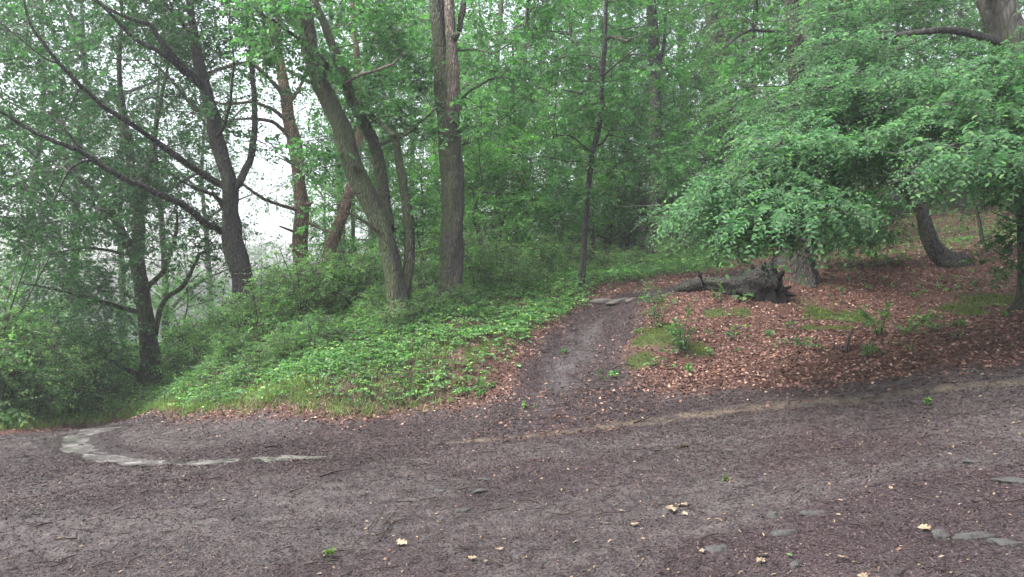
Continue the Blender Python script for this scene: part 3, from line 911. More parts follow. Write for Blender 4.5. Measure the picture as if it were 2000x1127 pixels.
# E: the forked, leaning oak
E = 14.2
bE = P(785, 632, E); bE[2] = float(ground(bE[0:1], bE[1:2])[0])
tree('oak_tree', 'mossy forked oak leaning left, three stems from one foot', 'tree', bE, [
    ('trunk', [(787, 640, E, 50), (779, 585, E, 41), (770, 530, E, 38), (750, 454, E, 37), (718, 386, E, 36), (688, 318, E, 35), (664, 244, E, 34), (631, 176, E, 32), (605, 96, E, 31), (595, 34, E, 33), (591, 0, E, 33), (585, -90, E, 27), (560, -220, E, 16)]),
    ('stem', [(762, 450, E + .1, 24), (752, 400, E + .3, 24), (744, 341, E + .5, 24), (733, 289, E + .5, 23), (710, 240, E + .4, 21), (687, 193, E + .3, 20), (665, 130, E + .2, 18), (640, 62, E + .2, 16), (615, 0, E + .3, 14), (600, -90, E + .4, 8)]),
    ('stem', [(785, 585, E, 26), (797, 528, E + .1, 22), (798, 431, E + .2, 20), (789, 369, E + .2, 17), (778, 312, E + .1, 15), (771, 262, E, 13)]),
    ('limb', [(700, 205, E + .3, 13), (718, 222, E + .1, 12), (750, 246, E, 10), (771, 264, E - .1, 10)]),
    ('limb', [(735, 285, E + .5, 9), (765, 274, E + .3, 7), (795, 261, E + .2, 6), (825, 235, E + .1, 5), (855, 210, E, 4)]),
    ('dead_branch', [(738, 452, E - .1, 8), (722, 440, E - .3, 7), (690, 420, E - .7, 5), (656, 398, E - 1, 3)]),
    ('dead_branch', [(672, 165, E, 7), (700, 148, E - .3, 6), (727, 139, E - .5, 6), (767, 125, E - .8, 4), (789, 102, E - 1, 2)]),
    ('limb', [(615, 110, E, 10), (575, 70, E - .5, 7), (530, 40, E - 1, 4), (500, 20, E - 1.3, 2)]),
    ('branch_stub', [(645, 130, E - .15, 16), (634, 118, E - .4, 13), (628, 108, E - .5, 7)]),
    ('branch_stub', [(700, 330, E - .15, 16), (690, 322, E - .35, 9)])],
    M['bark'], M['oak'], dict(leaf=.115, per=12, K=8, R=.38, L=.3, T=T_OAK, wr=.75),
    clumps(np.random.default_rng(15), [(480, 575, -40, 110, E - 1.4, E - .2, 17), (590, 640, 90, 130, E - .6, E - .3, 3), (640, 740, 120, 250, E - .3, E + .9, 14), (640, 780, -100, 90, E - .3, E + 1.3, 18), (740, 850, 200, 280, E + .1, E + .8, 6), (570, 640, 240, 420, E, E + .5, 6), (740, 840, 30, 180, E, E + 1, 9), (770, 820, 330, 450, E, E + .6, 3), (630, 720, 300, 360, E - .2, E + .3, 3)], GAPS), seed=11)

# F: the big upright trunk with a dead split stem
Fd = 14.8
bF = P(880, 592, Fd); bF[2] = float(ground(bF[0:1], bF[1:2])[0])
tree('oak_tree', 'thick upright grey trunk patched with moss, dead broken stem at its top', 'tree', bF, [
    ('trunk', [(880, 600, Fd, 53), (880, 540, Fd, 47), (882, 443, Fd, 44), (883, 363, Fd, 42), (880, 272, Fd, 43), (874, 204, Fd, 42), (866, 136, Fd, 39), (860, 74, Fd, 33), (852, 0, Fd, 29), (846, -100, Fd, 24), (840, -240, Fd, 14)]),
    ('dead_stem', [(884, 240, Fd - .15, 24), (885, 190, Fd - .2, 26), (885, 142, Fd - .22, 25), (881, 90, Fd - .2, 22), (878, 57, Fd - .18, 20), (876, 0, Fd - .1, 17), (874, -30, Fd - .1, 5)]),
    ('branch_stub', [(885, 75, Fd - .25, 16), (894, 66, Fd - .4, 10)]),
    ('limb', [(897, 60, Fd, 11), (903, 25, Fd, 11), (912, -20, Fd, 9), (930, -120, Fd, 5)]),
    ('limb', [(893, 98, Fd, 5), (930, 97, Fd - .2, 4), (965, 103, Fd - .4, 3), (1000, 85, Fd - .6, 2), (1040, 92, Fd - .8, 1.5)]),
    ('limb', [(898, 195, Fd, 6), (915, 180, Fd + .1, 5), (937, 166, Fd + .2, 5), (955, 157, Fd + .3, 4), (978, 150, Fd + .4, 2)]),
    ('limb', [(903, 282, Fd, 4), (928, 275, Fd - .2, 2)])],
    M['barkgrey'], M['oak'], dict(leaf=.115, per=11, K=8, R=.4, L=.32, T=T_OAK, wr=.75),
    clumps(np.random.default_rng(16), [(760, 840, -130, 40, Fd - .2, Fd + 1.5, 10), (915, 1060, -130, 60, Fd - .4, Fd + 1.5, 16), (925, 1060, 60, 260, Fd - .4, Fd + 1.5, 18), (865, 885, 200, 225, Fd - .5, Fd - .35, 1), (875, 895, 260, 280, Fd - .5, Fd - .35, 1)], GAPS), seed=13)

# G: thin sapling by the path
G = 16.0
bG = P(1137, 552, G); bG[2] = float(ground(bG[0:1], bG[1:2])[0])
tree('young_oak', 'thin crooked young oak standing left of the muddy path', 'tree', bG, [
    ('trunk', [(1136, 558, G, 13), (1142, 454, G, 11), (1149, 369, G, 11), (1157, 300, G, 12), (1167, 261, G, 11), (1174, 210, G, 10), (1176, 148, G, 9), (1182, 85, G, 8), (1183, 34, G, 7), (1184, -60, G, 5), (1180, -160, G, 3)]),
    ('limb', [(1182, 78, G, 8), (1196, 71, G - .1, 8), (1221, 80, G - .3, 8), (1237, 74, G - .4, 4)]),
    ('limb', [(1172, 205, G, 6), (1158, 200, G - .1, 5), (1142, 186, G - .3, 4), (1096, 174, G - .8, 2)]),
    ('limb', [(1167, 285, G, 5), (1180, 275, G, 5), (1190, 255, G + .2, 3)]),
    ('limb', [(1176, 150, G, 5), (1210, 120, G - .3, 4), (1250, 90, G - .6, 2)]),
    ('limb', [(1160, 300, G, 4), (1120, 270, G - .4, 3), (1080, 262, G - .7, 2)])],
    M['barkdark'], M['oak'], dict(leaf=.12, per=11, K=8, R=.42, L=.34, T=T_OAK, wr=.75, flatz=.45),
    clumps(np.random.default_rng(17), [(1020, 1330, -120, 60, G - .4, G + 1.3, 24), (1030, 1330, 60, 250, G - .3, G + 1.3, 32), (1060, 1180, 200, 250, G - .8, G - .2, 5), (1010, 1300, 250, 330, G - .3, G + 1.2, 15), (1060, 1180, 330, 430, G, G + .8, 5)]), seed=15)

# H..P and other trunks
def simple_tree(name, label, d, seq, bark, leafm, regions, seed, limbs=(), gaps=(), kw=None, cat='tree', base_y=None, group=None):
    seq = [(a, b, d, w) for a, b, w in seq]
    b = P(seq[0][0], seq[0][1], d); b[2] = float(ground(b[0:1], b[1:2])[0])
    parts = [('trunk', seq)] + [('limb', l) for l in limbs]
    c = clumps(np.random.default_rng(seed + 100), regions, gaps) if regions else None
    return tree(name, label, cat, b, parts, bark, leafm, kw or dict(leaf=.13, per=14, K=9, R=.6, L=.42), c, seed, group)


H = 23.0
simple_tree('tall_tree', 'straight dark trunk in the middle of the wood, behind the end of the path', H,
            [(1278, 512, 34), (1278, 440, 26), (1279, 340, 24), (1281, 250, 24), (1278, 150, 23), (1275, 60, 20), (1272, -20, 18), (1270, -160, 10)], M['barkdark'], M['oak'],
            [(1200, 1400, -180, 60, H - 1, H + 2, 40), (1190, 1380, 60, 330, H - .5, H + 3, 36)], 21,
            [[(1285, 130, H, 8), (1296, 90, H, 7), (1300, 20, H, 5), (1310, -60, H, 3)], [(1283, 480, H, 7), (1300, 470, H - .3, 6), (1325, 450, H - .6, 3)]])
I_ = 14.6
simple_tree('tall_tree', 'brown trunk in the beech foliage, standing just behind the charred stump', I_,
            [(1573, 552, 46), (1570, 500, 38), (1568, 397, 33), (1563, 230, 32), (1558, 160, 30), (1553, 74, 29), (1545, 0, 27), (1540, -100, 22), (1535, -220, 12)], M['barkdull'], M['oak'],
            [(1430, 1530, 20, 260, I_ - .4, I_ + 1.5, 18), (1560, 1700, -120, 40, I_ - .5, I_ + 1, 14), (1400, 1560, -120, 20, I_ - 1, I_ + 2, 18)], 22,
            [[(1538, 62, I_, 6), (1500, 61, I_ - .2, 6), (1463, 60, I_ - .4, 5), (1431, 80, I_ - .6, 4), (1410, 96, I_ - .7, 2)],
             [(1555, 200, I_, 7), (1530, 215, I_ - .5, 6), (1508, 232, I_ - .8, 6), (1470, 235, I_ - 1.1, 5), (1425, 238, I_ - 1.4, 3)],
             [(1527, 215, I_ - .5, 4), (1520, 202, I_ - .6, 4), (1505, 198, I_ - .7, 2)]], kw=dict(leaf=.11, per=12, K=8, R=.42, L=.34, T=T_OAK, wr=.75))
simple_tree('tall_tree', 'trunk leaning right, seen high up behind the brown trunk in the beech foliage', 20.0,
            [(1548, 500, 44), (1556, 300, 36), (1572, 140, 33), (1592, 20, 34), (1600, -40, 32), (1625, -180, 20)], M['barkdark'], M['oak'],
            [(1560, 1760, -150, 60, 19, 22, 30), (1560, 1700, 60, 200, 20, 22, 14)], 23)
simple_tree('tall_tree', 'dark trunk high in the wood, left of a paired trunk', 27.0,
            [(1402, 470, 30), (1396, 300, 27), (1395, 190, 25), (1391, 80, 24), (1388, 0, 22), (1380, -120, 14)], M['bark'], M['oak'],
            [(1330, 1500, -150, 0, 26, 29, 26), (1330, 1480, 0, 200, 27.5, 30, 22)], 24)
simple_tree('tall_tree', 'dark trunk high in the wood, right of a paired trunk', 28.5,
            [(1425, 470, 32), (1420, 300, 30), (1415, 200, 30), (1412, 120, 26), (1418, 40, 20), (1425, -80, 12)], M['bark'], M['oak'],
            [(1400, 1560, -130, 60, 27, 31, 26), (1430, 1540, 60, 260, 28, 31, 20)], 25)
# M: large beech whose branches hang over the bank
Mb = 12.5
bM = P(2040, 540, Mb); bM[2] = float(ground(bM[0:1], bM[1:2])[0])
rngM = np.random.default_rng(77)
beech_regions = [
    (1405, 1580, 340, 405, 8.2, 9.6, 13), (1410, 1600, 360, 425, 7.8, 9.2, 16), (1480, 1620, 275, 370, 8.4, 9.8, 12), (1500, 1600, 400, 430, 7.4, 8.4, 7),
    (1600, 1720, 240, 330, 8.6, 10, 13), (1640, 1710, 310, 360, 7.6, 8.6, 5), (1500, 1660, 215, 310, 9, 11, 16), (1620, 1900, 140, 240, 9, 11.5, 26),
    (1790, 2000, 200, 275, 7.8, 9.8, 15), (1850, 2020, 260, 320, 7.2, 8.8, 12), (1900, 2060, 130, 230, 8.5, 10.5, 12), (1850, 1930, 90, 180, 10, 12, 7),
    (1480, 1760, 80, 200, 11, 13.5, 20), (1600, 1900, -20, 110, 11, 14, 24), (1740, 1900, -150, -30, 12, 14, 6), (2020, 2300, 200, 420, 8, 11, 26), (1340, 1430, 400, 430, 8.6, 9.6, 3), (2000, 2300, -100, 200, 9, 13, 24)]
BEECH_GAPS = [(1770, 388, 140, 112), (1850, 385, 60, 55), (1560, 130, 62, 125), (1960, 40, 50, 70)]
tree('beech_tree', 'large beech at the edge of the wood, its low leafy branches hanging over the bank', 'tree', bM, [
    ('trunk', [(2052, 545, Mb, 78), (2040, 440, Mb, 76), (2010, 260, Mb, 74), (1985, 130, Mb, 70), (1955, 30, Mb, 64), (1935, -60, Mb, 58), (1915, -200, Mb, 40)]),
    ('limb', [(2000, 240, Mb, 22), (1940, 170, Mb - .8, 17), (1800, 190, Mb - 2, 12), (1620, 260, Mb - 3, 9), (1460, 340, Mb - 3.5, 6), (1340, 400, Mb - 3.8, 3)]),
    ('limb', [(2010, 300, Mb, 20), (1930, 250, Mb - 1.5, 14), (1800, 260, Mb - 3, 9), (1700, 300, Mb - 3.6, 6), (1600, 400, Mb - 4, 4), (1530, 460, Mb - 4.4, 2)]),
    ('limb', [(2020, 340, Mb, 18), (2000, 270, Mb - 2, 13), (1930, 270, Mb - 3.6, 8), (1860, 300, Mb - 4.4, 4)]),
    ('limb', [(1975, 90, Mb, 20), (1860, 60, Mb - .4, 14), (1700, 80, Mb - .5, 9), (1560, 140, Mb - .4, 5)]),
    ('limb', [(2050, 300, Mb, 18), (2150, 250, Mb - 1.5, 12), (2250, 300, Mb - 3, 6)]),
    ('limb', [(1950, 0, Mb, 18), (1830, -60, Mb - .8, 12), (1700, -80, Mb - 1.2, 6)])],
    M['barkbeech'], M['beech'], dict(leaf=.068, per=29, K=15, R=.50, L=.46, T=T_OVAL, wr=.62, droop=.52, nj=.18, bias=(-.65, -.3, -.22), flatz=.20, nbase=(-.25, -.5, 1), lj=.24, br=.013),
    clumps(rngM, beech_regions, BEECH_GAPS), seed=31, flare=.3)

# N: small crooked dark tree
Nd = 15.4
bN = P(1852, 518, Nd); bN[2] = float(ground(bN[0:1], bN[1:2])[0])
tree('crooked_tree', 'small crooked dark tree bent left over the leaf litter', 'tree', bN, [
    ('trunk', [(1872, 518, Nd, 34), (1845, 508, Nd, 36), (1826, 485, Nd, 31), (1811, 454, Nd, 26), (1799, 414, Nd, 23), (1780, 388, Nd, 18), (1757, 361, Nd - .1, 14), (1735, 358, Nd - .3, 10), (1720, 354, Nd - .4, 6)]),
    ('limb', [(1798, 415, Nd, 16), (1800, 385, Nd, 14), (1797, 354, Nd, 12), (1770, 335, Nd - .2, 11), (1752, 310, Nd - .3, 8), (1735, 270, Nd - .5, 5)]),
    ('limb', [(1762, 365, Nd - .1, 9), (1742, 348, Nd + .2, 7), (1700, 345, Nd + .3, 4)]),
    ('limb', [(1797, 356, Nd, 8), (1830, 320, Nd + .3, 6), (1880, 280, Nd + .4, 3)])],
    M['barkdark'], M['beech'], dict(leaf=.085, per=20, K=11, R=.5, L=.42, T=T_OVAL, wr=.62, droop=.4, nj=.3, flatz=.5),
    clumps(np.random.default_rng(33), [(1620, 1760, 380, 460, Nd + .1, Nd + 1, 16), (1620, 1700, 340, 470, Nd - 1.4, Nd - .4, 10), (1700, 1900, 200, 300, Nd - .5, Nd + 1.5, 22), (1600, 1700, 380, 450, Nd - .5, Nd + 1, 10), (1850, 1960, 300, 370, Nd, Nd + 1.5, 9)]), seed=33)

simple_tree('sapling', 'thin bare sapling on the leaf litter right of the crooked tree', 18.0, [(1919, 480, 8), (1914, 440, 7), (1906, 405, 6), (1898, 370, 5), (1890, 320, 4)], M['barkdark'], M['beech'],
            [(1860, 1960, 300, 380, 17.5, 18.5, 6)], 35, kw=dict(leaf=.09, per=12, K=9, R=.4, L=.35))
Pd = 11.0
simple_tree('sapling', 'dark young trunk with a long drooping branch at the foot of the large beech', Pd, [(2003, 560, 26), (1999, 470, 20), (1992, 400, 17), (1988, 330, 14), (1990, 240, 10), (1995, 140, 6)], M['barkdark'], M['beech'],
            [(1960, 2060, 440, 520, Pd - .6, Pd - .2, 5), (1960, 2080, 250, 380, Pd - .5, Pd + .6, 10)], 36,
            [[(1996, 425, Pd, 6), (1970, 410, Pd - .1, 5), (1945, 398, Pd - .2, 4), (1918, 396, Pd - .3, 2)], [(1995, 440, Pd, 4), (1965, 425, Pd, 3), (1935, 412, Pd, 2)]],
            kw=dict(leaf=.085, per=12, K=10, R=.26, L=.26, T=T_OVAL))
for (px, py, d, w, lean, lb) in [(1158, 535, 24, 16, -6, 'short dark trunk in shade right of the thin young oak'), (1190, 520, 26, 18, -14, 'second dark trunk in shade right of the thin young oak'),
                                 (1226, 515, 27, 12, -30, 'thin dark trunk leaning left in shade, beside the straight middle trunk'), (1624, 500, 20, 26, -6, 'dim trunk on the leaf litter right of the charred stump'),
                                 (1748, 425, 26, 17, 4, 'dim distant trunk between the stump and the crooked tree'), (1440, 500, 25, 18, 10, 'slim trunk behind the beech foliage above the log'),
                                 (985, 560, 21, 12, 16, 'slim dark stem in the thicket right of the thick grey trunk')]:
    simple_tree('slim_tree', lb, d, [(px, py + 8, w), (px + lean * .3, py - 60, w * .85), (px + lean, py - 180, w * .7), (px + lean * 1.2, py - 340, w * .5), (px + lean, py - 480, w * .3)],
                M['barkdark'], M['oak'], [(px - 90, px + 90, py - 470, py - 150, d - 1, d + 1.5, 22)], int(px))

# ------------------------------------------------------------------ wood behind: prototypes with their own trunk, limbs and crown, copied
def proto_tree(name, h, cr, crown_lo, nclump, leafm, bark, seed, rad=.2, leaf=.15, per=18, K=9, lean=.3):
    rng = np.random.default_rng(seed)
    o = root(name, (0, 0, 0), '', 'tree')
    g = Geo()
    zz = np.linspace(-.4, h * .92, 8)
    xy = np.cumsum(rng.normal(0, .16, (8, 2)), 0) + np.linspace(0, 1, 8)[:, None] * rng.normal(0, lean, 2)
    xy -= xy[0]
    sp = tube(g, np.c_[xy, zz], rad * (1 - np.linspace(0, .85, 8)), 9, 4, .1, seed, flare=.4)
    g.build('trunk', bark, o, None, smooth=True)
    skel = [sp[len(sp) // 4:]]
    for k in range(7):
        z0 = rng.uniform(crown_lo * .8, h * .8)
        i = int(np.argmin(abs(sp[:, 2] - z0)))
        a = rng.uniform(0, 6.28); l = cr * rng.uniform(.5, .9)
        e = sp[i] + np.array([math.cos(a) * l, math.sin(a) * l, l * rng.uniform(.2, .9)])
        m = (sp[i] + e) / 2 + rng.normal(0, .2, 3)
        g = Geo(); q = tube(g, [sp[i], m, e], [rad * .4, rad * .28, rad * .08], 6, 6, .1, seed + k)
        g.build('limb', bark, o, None, smooth=True)
        skel.append(q)
    u = nrm(rng.normal(0, 1, (nclump, 3))) * rng.uniform(.25, 1, (nclump, 1)) ** .5
    mid = (crown_lo + h) / 2
    prof = 1 - .35 * u[:, 2:3]
    c = u * np.array([cr, cr, (h - crown_lo) / 2])
    c[:, :2] *= prof
    c += np.array([xy[-2, 0] * .7, xy[-2, 1] * .7, mid])
    crown(rng, c, np.vstack(skel), [leafm, M['twig']], o, None, leaf=leaf, per=per, K=K, R=.8 * cr / 3.5, L=.55, maxd=None, br=.02, twig=False)
    return o


def copy_tree(o, loc, rz, s, label, group, cat='tree', sz=None):
    c = o.copy(); COL.objects.link(c)
    c.location = loc; c.rotation_euler = (0, 0, rz); c.scale = (s, s, sz or s)
    c['label'] = label; c['group'] = group; c['category'] = cat
    for ch in o.children:
        k = ch.copy(); COL.objects.link(k); k.parent = c
    return c


def gz(x, y):
    return float(ground(np.array([x]), np.array([y]))[0])


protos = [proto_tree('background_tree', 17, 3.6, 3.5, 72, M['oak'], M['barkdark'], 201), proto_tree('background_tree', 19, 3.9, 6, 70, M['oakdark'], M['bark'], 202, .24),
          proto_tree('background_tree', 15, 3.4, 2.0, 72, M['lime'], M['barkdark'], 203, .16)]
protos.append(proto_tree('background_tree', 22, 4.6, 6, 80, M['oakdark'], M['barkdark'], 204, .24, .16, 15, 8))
young = [proto_tree('young_tree', 7, 2.0, .8, 46, M['lime'], M['barkdark'], 211, .06, .12, 16), proto_tree('young_tree', 6, 2.1, .6, 46, M['oak'], M['barkdark'], 212, .06, .12, 16)]
rng = np.random.default_rng(5)
used = set()
LM = [(-400, 'the frame edge'), (295, 'the slender tree at the bend'), (475, 'the large dark oak'), (588, 'the straight pale trunk'), (700, 'the leaning pale trunk'), (800, 'the forked oak'), (905, 'the thick grey trunk'),
      (1150, 'the thin young oak'), (1279, 'the straight middle trunk'), (1415, 'the paired trunks'), (1570, 'the trunk by the stump'), (1800, 'the crooked tree'), (2000, 'the large beech')]
PLACED = []


def name_all():
    rows = {}
    for o, look in PLACED:
        px = 1000 + o.location.x / o.location.y * F_PX
        k = int(np.argmin([abs(px - a) for a, b in LM]))
        side = 'behind' if abs(px - LM[k][0]) < 28 else ('left of' if px < LM[k][0] else 'right of')
        rows.setdefault((look, side, LM[k][1]), []).append(o)
    for (look, side, lm), os_ in rows.items():
        os_.sort(key=lambda o: o.location.y)
        for n_, o in enumerate(os_):
            if len(os_) == 1:
                w = ''
            else:
                w = (['nearer', 'farther'] if len(os_) == 2 else ['nearest', 'second nearest', 'third nearest', 'fourth nearest', 'fifth nearest', 'sixth nearest', 'seventh nearest', 'eighth nearest'])[n_]
                w = ', ' + w + ' of ' + {2: 'two', 3: 'three', 4: 'four', 5: 'five', 6: 'six', 7: 'seven', 8: 'eight'}[len(os_)]
            o['label'] = look + ' ' + side + ' ' + lm + w




def put(pl, k, x, y, s, label, group, cat='tree', sink=.1):
    o = pl[k % len(pl)]
    loc = (x, y, gz(x, y) - sink)
    rz = rng.uniform(0, 6.28)
    if o.name not in used:
        used.add(o.name)
        o.location = loc; o.rotation_euler = (0, 0, rz); o.scale = (s, s, s)
        o['group'] = group; o['category'] = cat
        PLACED.append((o, label))
        return o
    c = copy_tree(o, loc, rz, s, label, group, cat)
    PLACED.append((c, label))
    return c


# right and centre: rising wood
spots = []
for (px, d, k, s) in [(1030, 24, 0, .9), (1100, 29, 2, 1.0), (1230, 31, 0, 1.0), (1340, 33, 1, 1), (1470, 27, 2, .9), (1560, 31, 0, 1), (1660, 26, 1, .95), (1780, 30, 0, 1), (1880, 27, 2, .9), (1990, 31, 1, 1),
                      (960, 31, 1, 1), (900, 27, 2, .85), (1060, 38, 1, 1.1), (1180, 40, 2, 1.1), (1290, 41, 0, 1.1), (1400, 43, 1, 1.1), (1520, 40, 2, 1.1), (1630, 41, 1, 1.1), (1730, 42, 0, 1.1), (1850, 40, 2, 1.1), (1960, 43, 1, 1.1),
                      (840, 33, 0, .95), (800, 40, 1, 1.05), (920, 43, 0, 1.1), (2120, 26, 0, 1), (2200, 34, 1, 1), (1460, 52, 3, 1.2), (1120, 46, 3, 1.1), (1700, 50, 3, 1.2)]:
    spots.append((px, d, k, s))
for i, (px, d, k, s) in enumerate(spots):
    x = (px - 1000) / F_PX * d
    put(protos, k, x, d, s, ['leafy tree', 'tall leafy tree', 'light green tree', 'lofty thin-leaved tree'][k], 'trees of the wood behind the bank')
# left: pale trees down in the valley, low enough to leave the sky open
for i, (px, d, k, s) in enumerate([(760, 30, 1, .8), (700, 36, 0, .85), (640, 46, 1, .8), (90, 27, 2, .62), (-60, 24, 2, .62), (200, 34, 2, .62), (330, 36, 2, .62), (430, 40, 2, .60), (370, 30, 2, .45), (20, 40, 2, .8), (-160, 30, 0, .9), (560, 52, 2, .7), (140, 48, 2, .8), (270, 52, 0, .75), (480, 60, 1, .8),
                                   (-260, 22, 1, .8), (-250, 40, 0, 1), (70, 33, 3, 1.15), (230, 40, 3, 1.15), (-60, 30, 3, 1.1), (400, 50, 3, 1.2), (645, 34, 3, 1.1), (720, 40, 3, 1.2), (150, 34, 3, 1.2), (310, 36, 3, 1.0)]):
    x = (px - 1000) / F_PX * d
    put(protos, k, x, d, s, ['misty tree', 'tall misty tree', 'pale misty tree', 'lofty thin-leaved tree'][k], 'trees down the slope on the left')
# young trees and saplings that fill the understorey
for i, (px, d, k, s) in enumerate([(930, 18.5, 0, .75), (985, 20, 0, .9), (1040, 20.5, 1, .85), (1090, 22, 0, .95), (1150, 28, 1, 1), (1210, 27, 0, 1.1), (1320, 25, 1, 1), (1390, 24, 0, 1), (1450, 22, 1, .9), (1500, 25, 0, 1.1), (960, 25, 1, 1.1), (1340, 21, 1, .6), (860, 22, 0, .9), (820, 20, 0, .75),
                                   (740, 21, 1, .8), (700, 24, 0, .9), (1680, 29, 1, 1), (1900, 33, 0, 1), (1560, 28, 0, .9), (1800, 35, 1, 1.1), (2000, 29, 1, 1), (900, 21, 1, .8), (1250, 30, 1, 1.1), (1020, 27, 0, 1.2), (1180, 25, 1, .95), (1235, 25, 0, 1.0), (1310, 30, 1, 1.2), (1120, 25, 1, 1.0), (1370, 30, 0, 1.2)]):
    x = (px - 1000) / F_PX * d
    put(young, k, x, d, s, ['light bushy young tree', 'bushy young tree'][k], 'young trees of the understorey')

# bushes
def proto_bush(name, h, r, ncl, leafm, seed, leaf=.075, per=11, K=9, T=T_OVAL):
    rng = np.random.default_rng(seed)
    o = root(name, (0, 0, 0), '', 'bush')
    g = Geo(); sk = []
    for k in range(6):
        a = k * 1.05 + rng.uniform(0, .5)
        e = np.array([math.cos(a) * r * .6, math.sin(a) * r * .6, h * rng.uniform(.7, 1)])
        sk.append(tube(g, [(0, 0, -.1), e * np.array([.35, .35, .5]), e], [.014, .011, .004], 5, 5, .1, seed + k))
    g.build('stems', M['twig'], o, None, smooth=True).name = 'stem'
    u = nrm(rng.normal(0, 1, (ncl, 3))) * rng.uniform(.2, 1, (ncl, 1)) ** .5
    u[:, 2] = abs(u[:, 2])
    c = u * np.array([r, r, h * .85]) + np.array([0, 0, h * .12])
    crown(rng, c, np.vstack(sk), [leafm, M['twig']], o, None, leaf=leaf, per=per, K=K, R=.3, L=.3, T=T, maxd=None, br=.006, name='foliage')
    return o


bushes = [proto_bush('bush', 1.5, .9, 36, M['bush'], 301), proto_bush('bush', 1.9, 1.0, 40, M['bush'], 302, .066), proto_bush('bush', 1.3, 1.0, 36, M['bramble'], 303, .075)]
blist = []
# on the bank between the left oaks
for (px, py, d, k, s) in [(430, 690, 16, 0, .75), (470, 650, 17.5, 1, .85), (510, 680, 14.8, 1, .8), (545, 650, 16.5, 0, 1.0), (590, 660, 15.5, 1, .95), (640, 640, 16, 0, 1.0), (620, 690, 13.8, 2, .55), (690, 640, 15.8, 1, .9), (730, 620, 16.5, 0, .95), (500, 620, 20, 1, 1.1), (560, 600, 21.5, 0, 1.2), (640, 600, 21, 1, 1.2),
                         (690, 580, 20, 0, 1.1), (840, 600, 16.5, 2, .7), (930, 590, 16, 0, .7), (970, 580, 16.5, 1, .8), (1020, 575, 17, 2, .7), (1060, 560, 18, 0, .8), (1105, 555, 18.5, 1, .7), (400, 700, 18, 2, 1.0), (370, 700, 22, 0, 1.3), (430, 640, 24, 1, 1.3), (1000, 590, 15.6, 1, .5), (755, 620, 13.7, 1, .42), (822, 620, 14.0, 2, .4), (846, 600, 14.3, 1, .42), (912, 600, 14.4, 2, .42), (735, 640, 14.6, 0, .55), (868, 600, 14.1, 0, .3), (560, 690, 13.2, 1, .45), (450, 720, 14.3, 0, .45), (915, 560, 18, 1, 1.0), (830, 570, 18.5, 0, 1.0)]:
    blist.append((px, d, k, s, ['light bush', 'small-leaved light bush', 'broad-leaved bush'][k], 'bushes on the bank'))
# dark hedge of bushes left of the track
for (px, d, k, s) in [(0, 14.5, 2, 1.15), (60, 15.5, 1, 1.2), (-60, 14, 0, 1.3), (110, 17, 2, 1.1), (160, 18.5, 1, 1.1), (210, 19.5, 2, 1.0), (250, 21, 0, 1.0), (20, 18, 0, 1.7), (90, 20, 1, 1.7), (-70, 18, 1, 1.9), (170, 23, 0, 1.6), (330, 22, 2, 1.0), (300, 26, 0, 1.4), (-150, 15, 0, 1.9), (230, 27, 1, 1.6), (360, 30, 1, 1.6), (130, 26, 2, 2.0), (40, 25, 0, 2.2), (-40, 24, 1, 2.6), (-20, 16, 1, 1.9)]:
    blist.append((px, d, k, s, ['dark bush', 'small-leaved dark bush', 'broad-leaved dark bush'][k], 'bushes along the left edge of the track'))
for (px, d, k, s) in [(1380, 19, 2, .5), (1310, 20, 0, .55), (1420, 21, 1, .6), (1240, 19.5, 2, .5), (1470, 20.5, 0, .6), (1180, 19, 1, .45), (1660, 26, 2, .9), (1760, 28, 0, .9), (1850, 29, 2, .9), (1950, 27, 1, .8), (1560, 24, 0, .8), (1000, 33, 0, 1.8), (1080, 35, 1, 1.8), (1140, 32, 2, 1.6), (1180, 36, 0, 1.9), (1215, 30, 1, 1.3), (1260, 34, 2, 1.8), (1330, 36, 0, 1.8), (1400, 33, 1, 1.8), (1500, 35, 2, 1.9), (1600, 36, 0, 1.8), (1700, 34, 1, 1.6), (1800, 40, 2, 1.8), (1900, 38, 0, 1.7), (2000, 38, 1, 1.8)]:
    blist.append((px, d, k, s, ['low bush', 'small-leaved low bush', 'broad-leaved low bush'][k], 'low bushes beyond the crest'))
for (px, d, k, s, lb, gp) in blist:
    put(bushes, k, (px - 1000) / F_PX * d, d, s, lb, gp, 'bush', .05)

name_all()

# ------------------------------------------------------------------ ground cover (stuff)
def sample(rng, n, r0, r1, a0=-44, a1=44, pw=1.0):
    """positions with areal density ~ 1/r (pw=1)"""
    u = rng.random(n)
    r = r0 + (r1 - r0) * u if pw == 1 else (r0 ** (2 - pw) + u * (r1 ** (2 - pw) - r0 ** (2 - pw))) ** (1 / (2 - pw))
    a = np.radians(rng.uniform(a0, a1, n))
    return r * np.sin(a), r * np.cos(a)


def flat_scatter(name, rng, x, y, T, size, wr, mt, tilt=.25, lift=.004, label=None, kind='stuff', up=0.0):
    z = ground(x, y) + lift
    nn = nrm(gnormal(x, y) + rng.normal(0, tilt, (len(x), 3)))
    a = rng.normal(0, 1, (len(x), 3)); a[:, 2] = up
    a = nrm(a - nn * (a * nn).sum(1, keepdims=True) * (1 if not up else .0))
    g = Geo()
    place_leaves(g, T, np.c_[x, y, z] - a * size[:, None] * (.5 if not up else 0), a, nn, size, wr)
    o = g.build(name, mt)
    return tag(o, label, kind=kind)


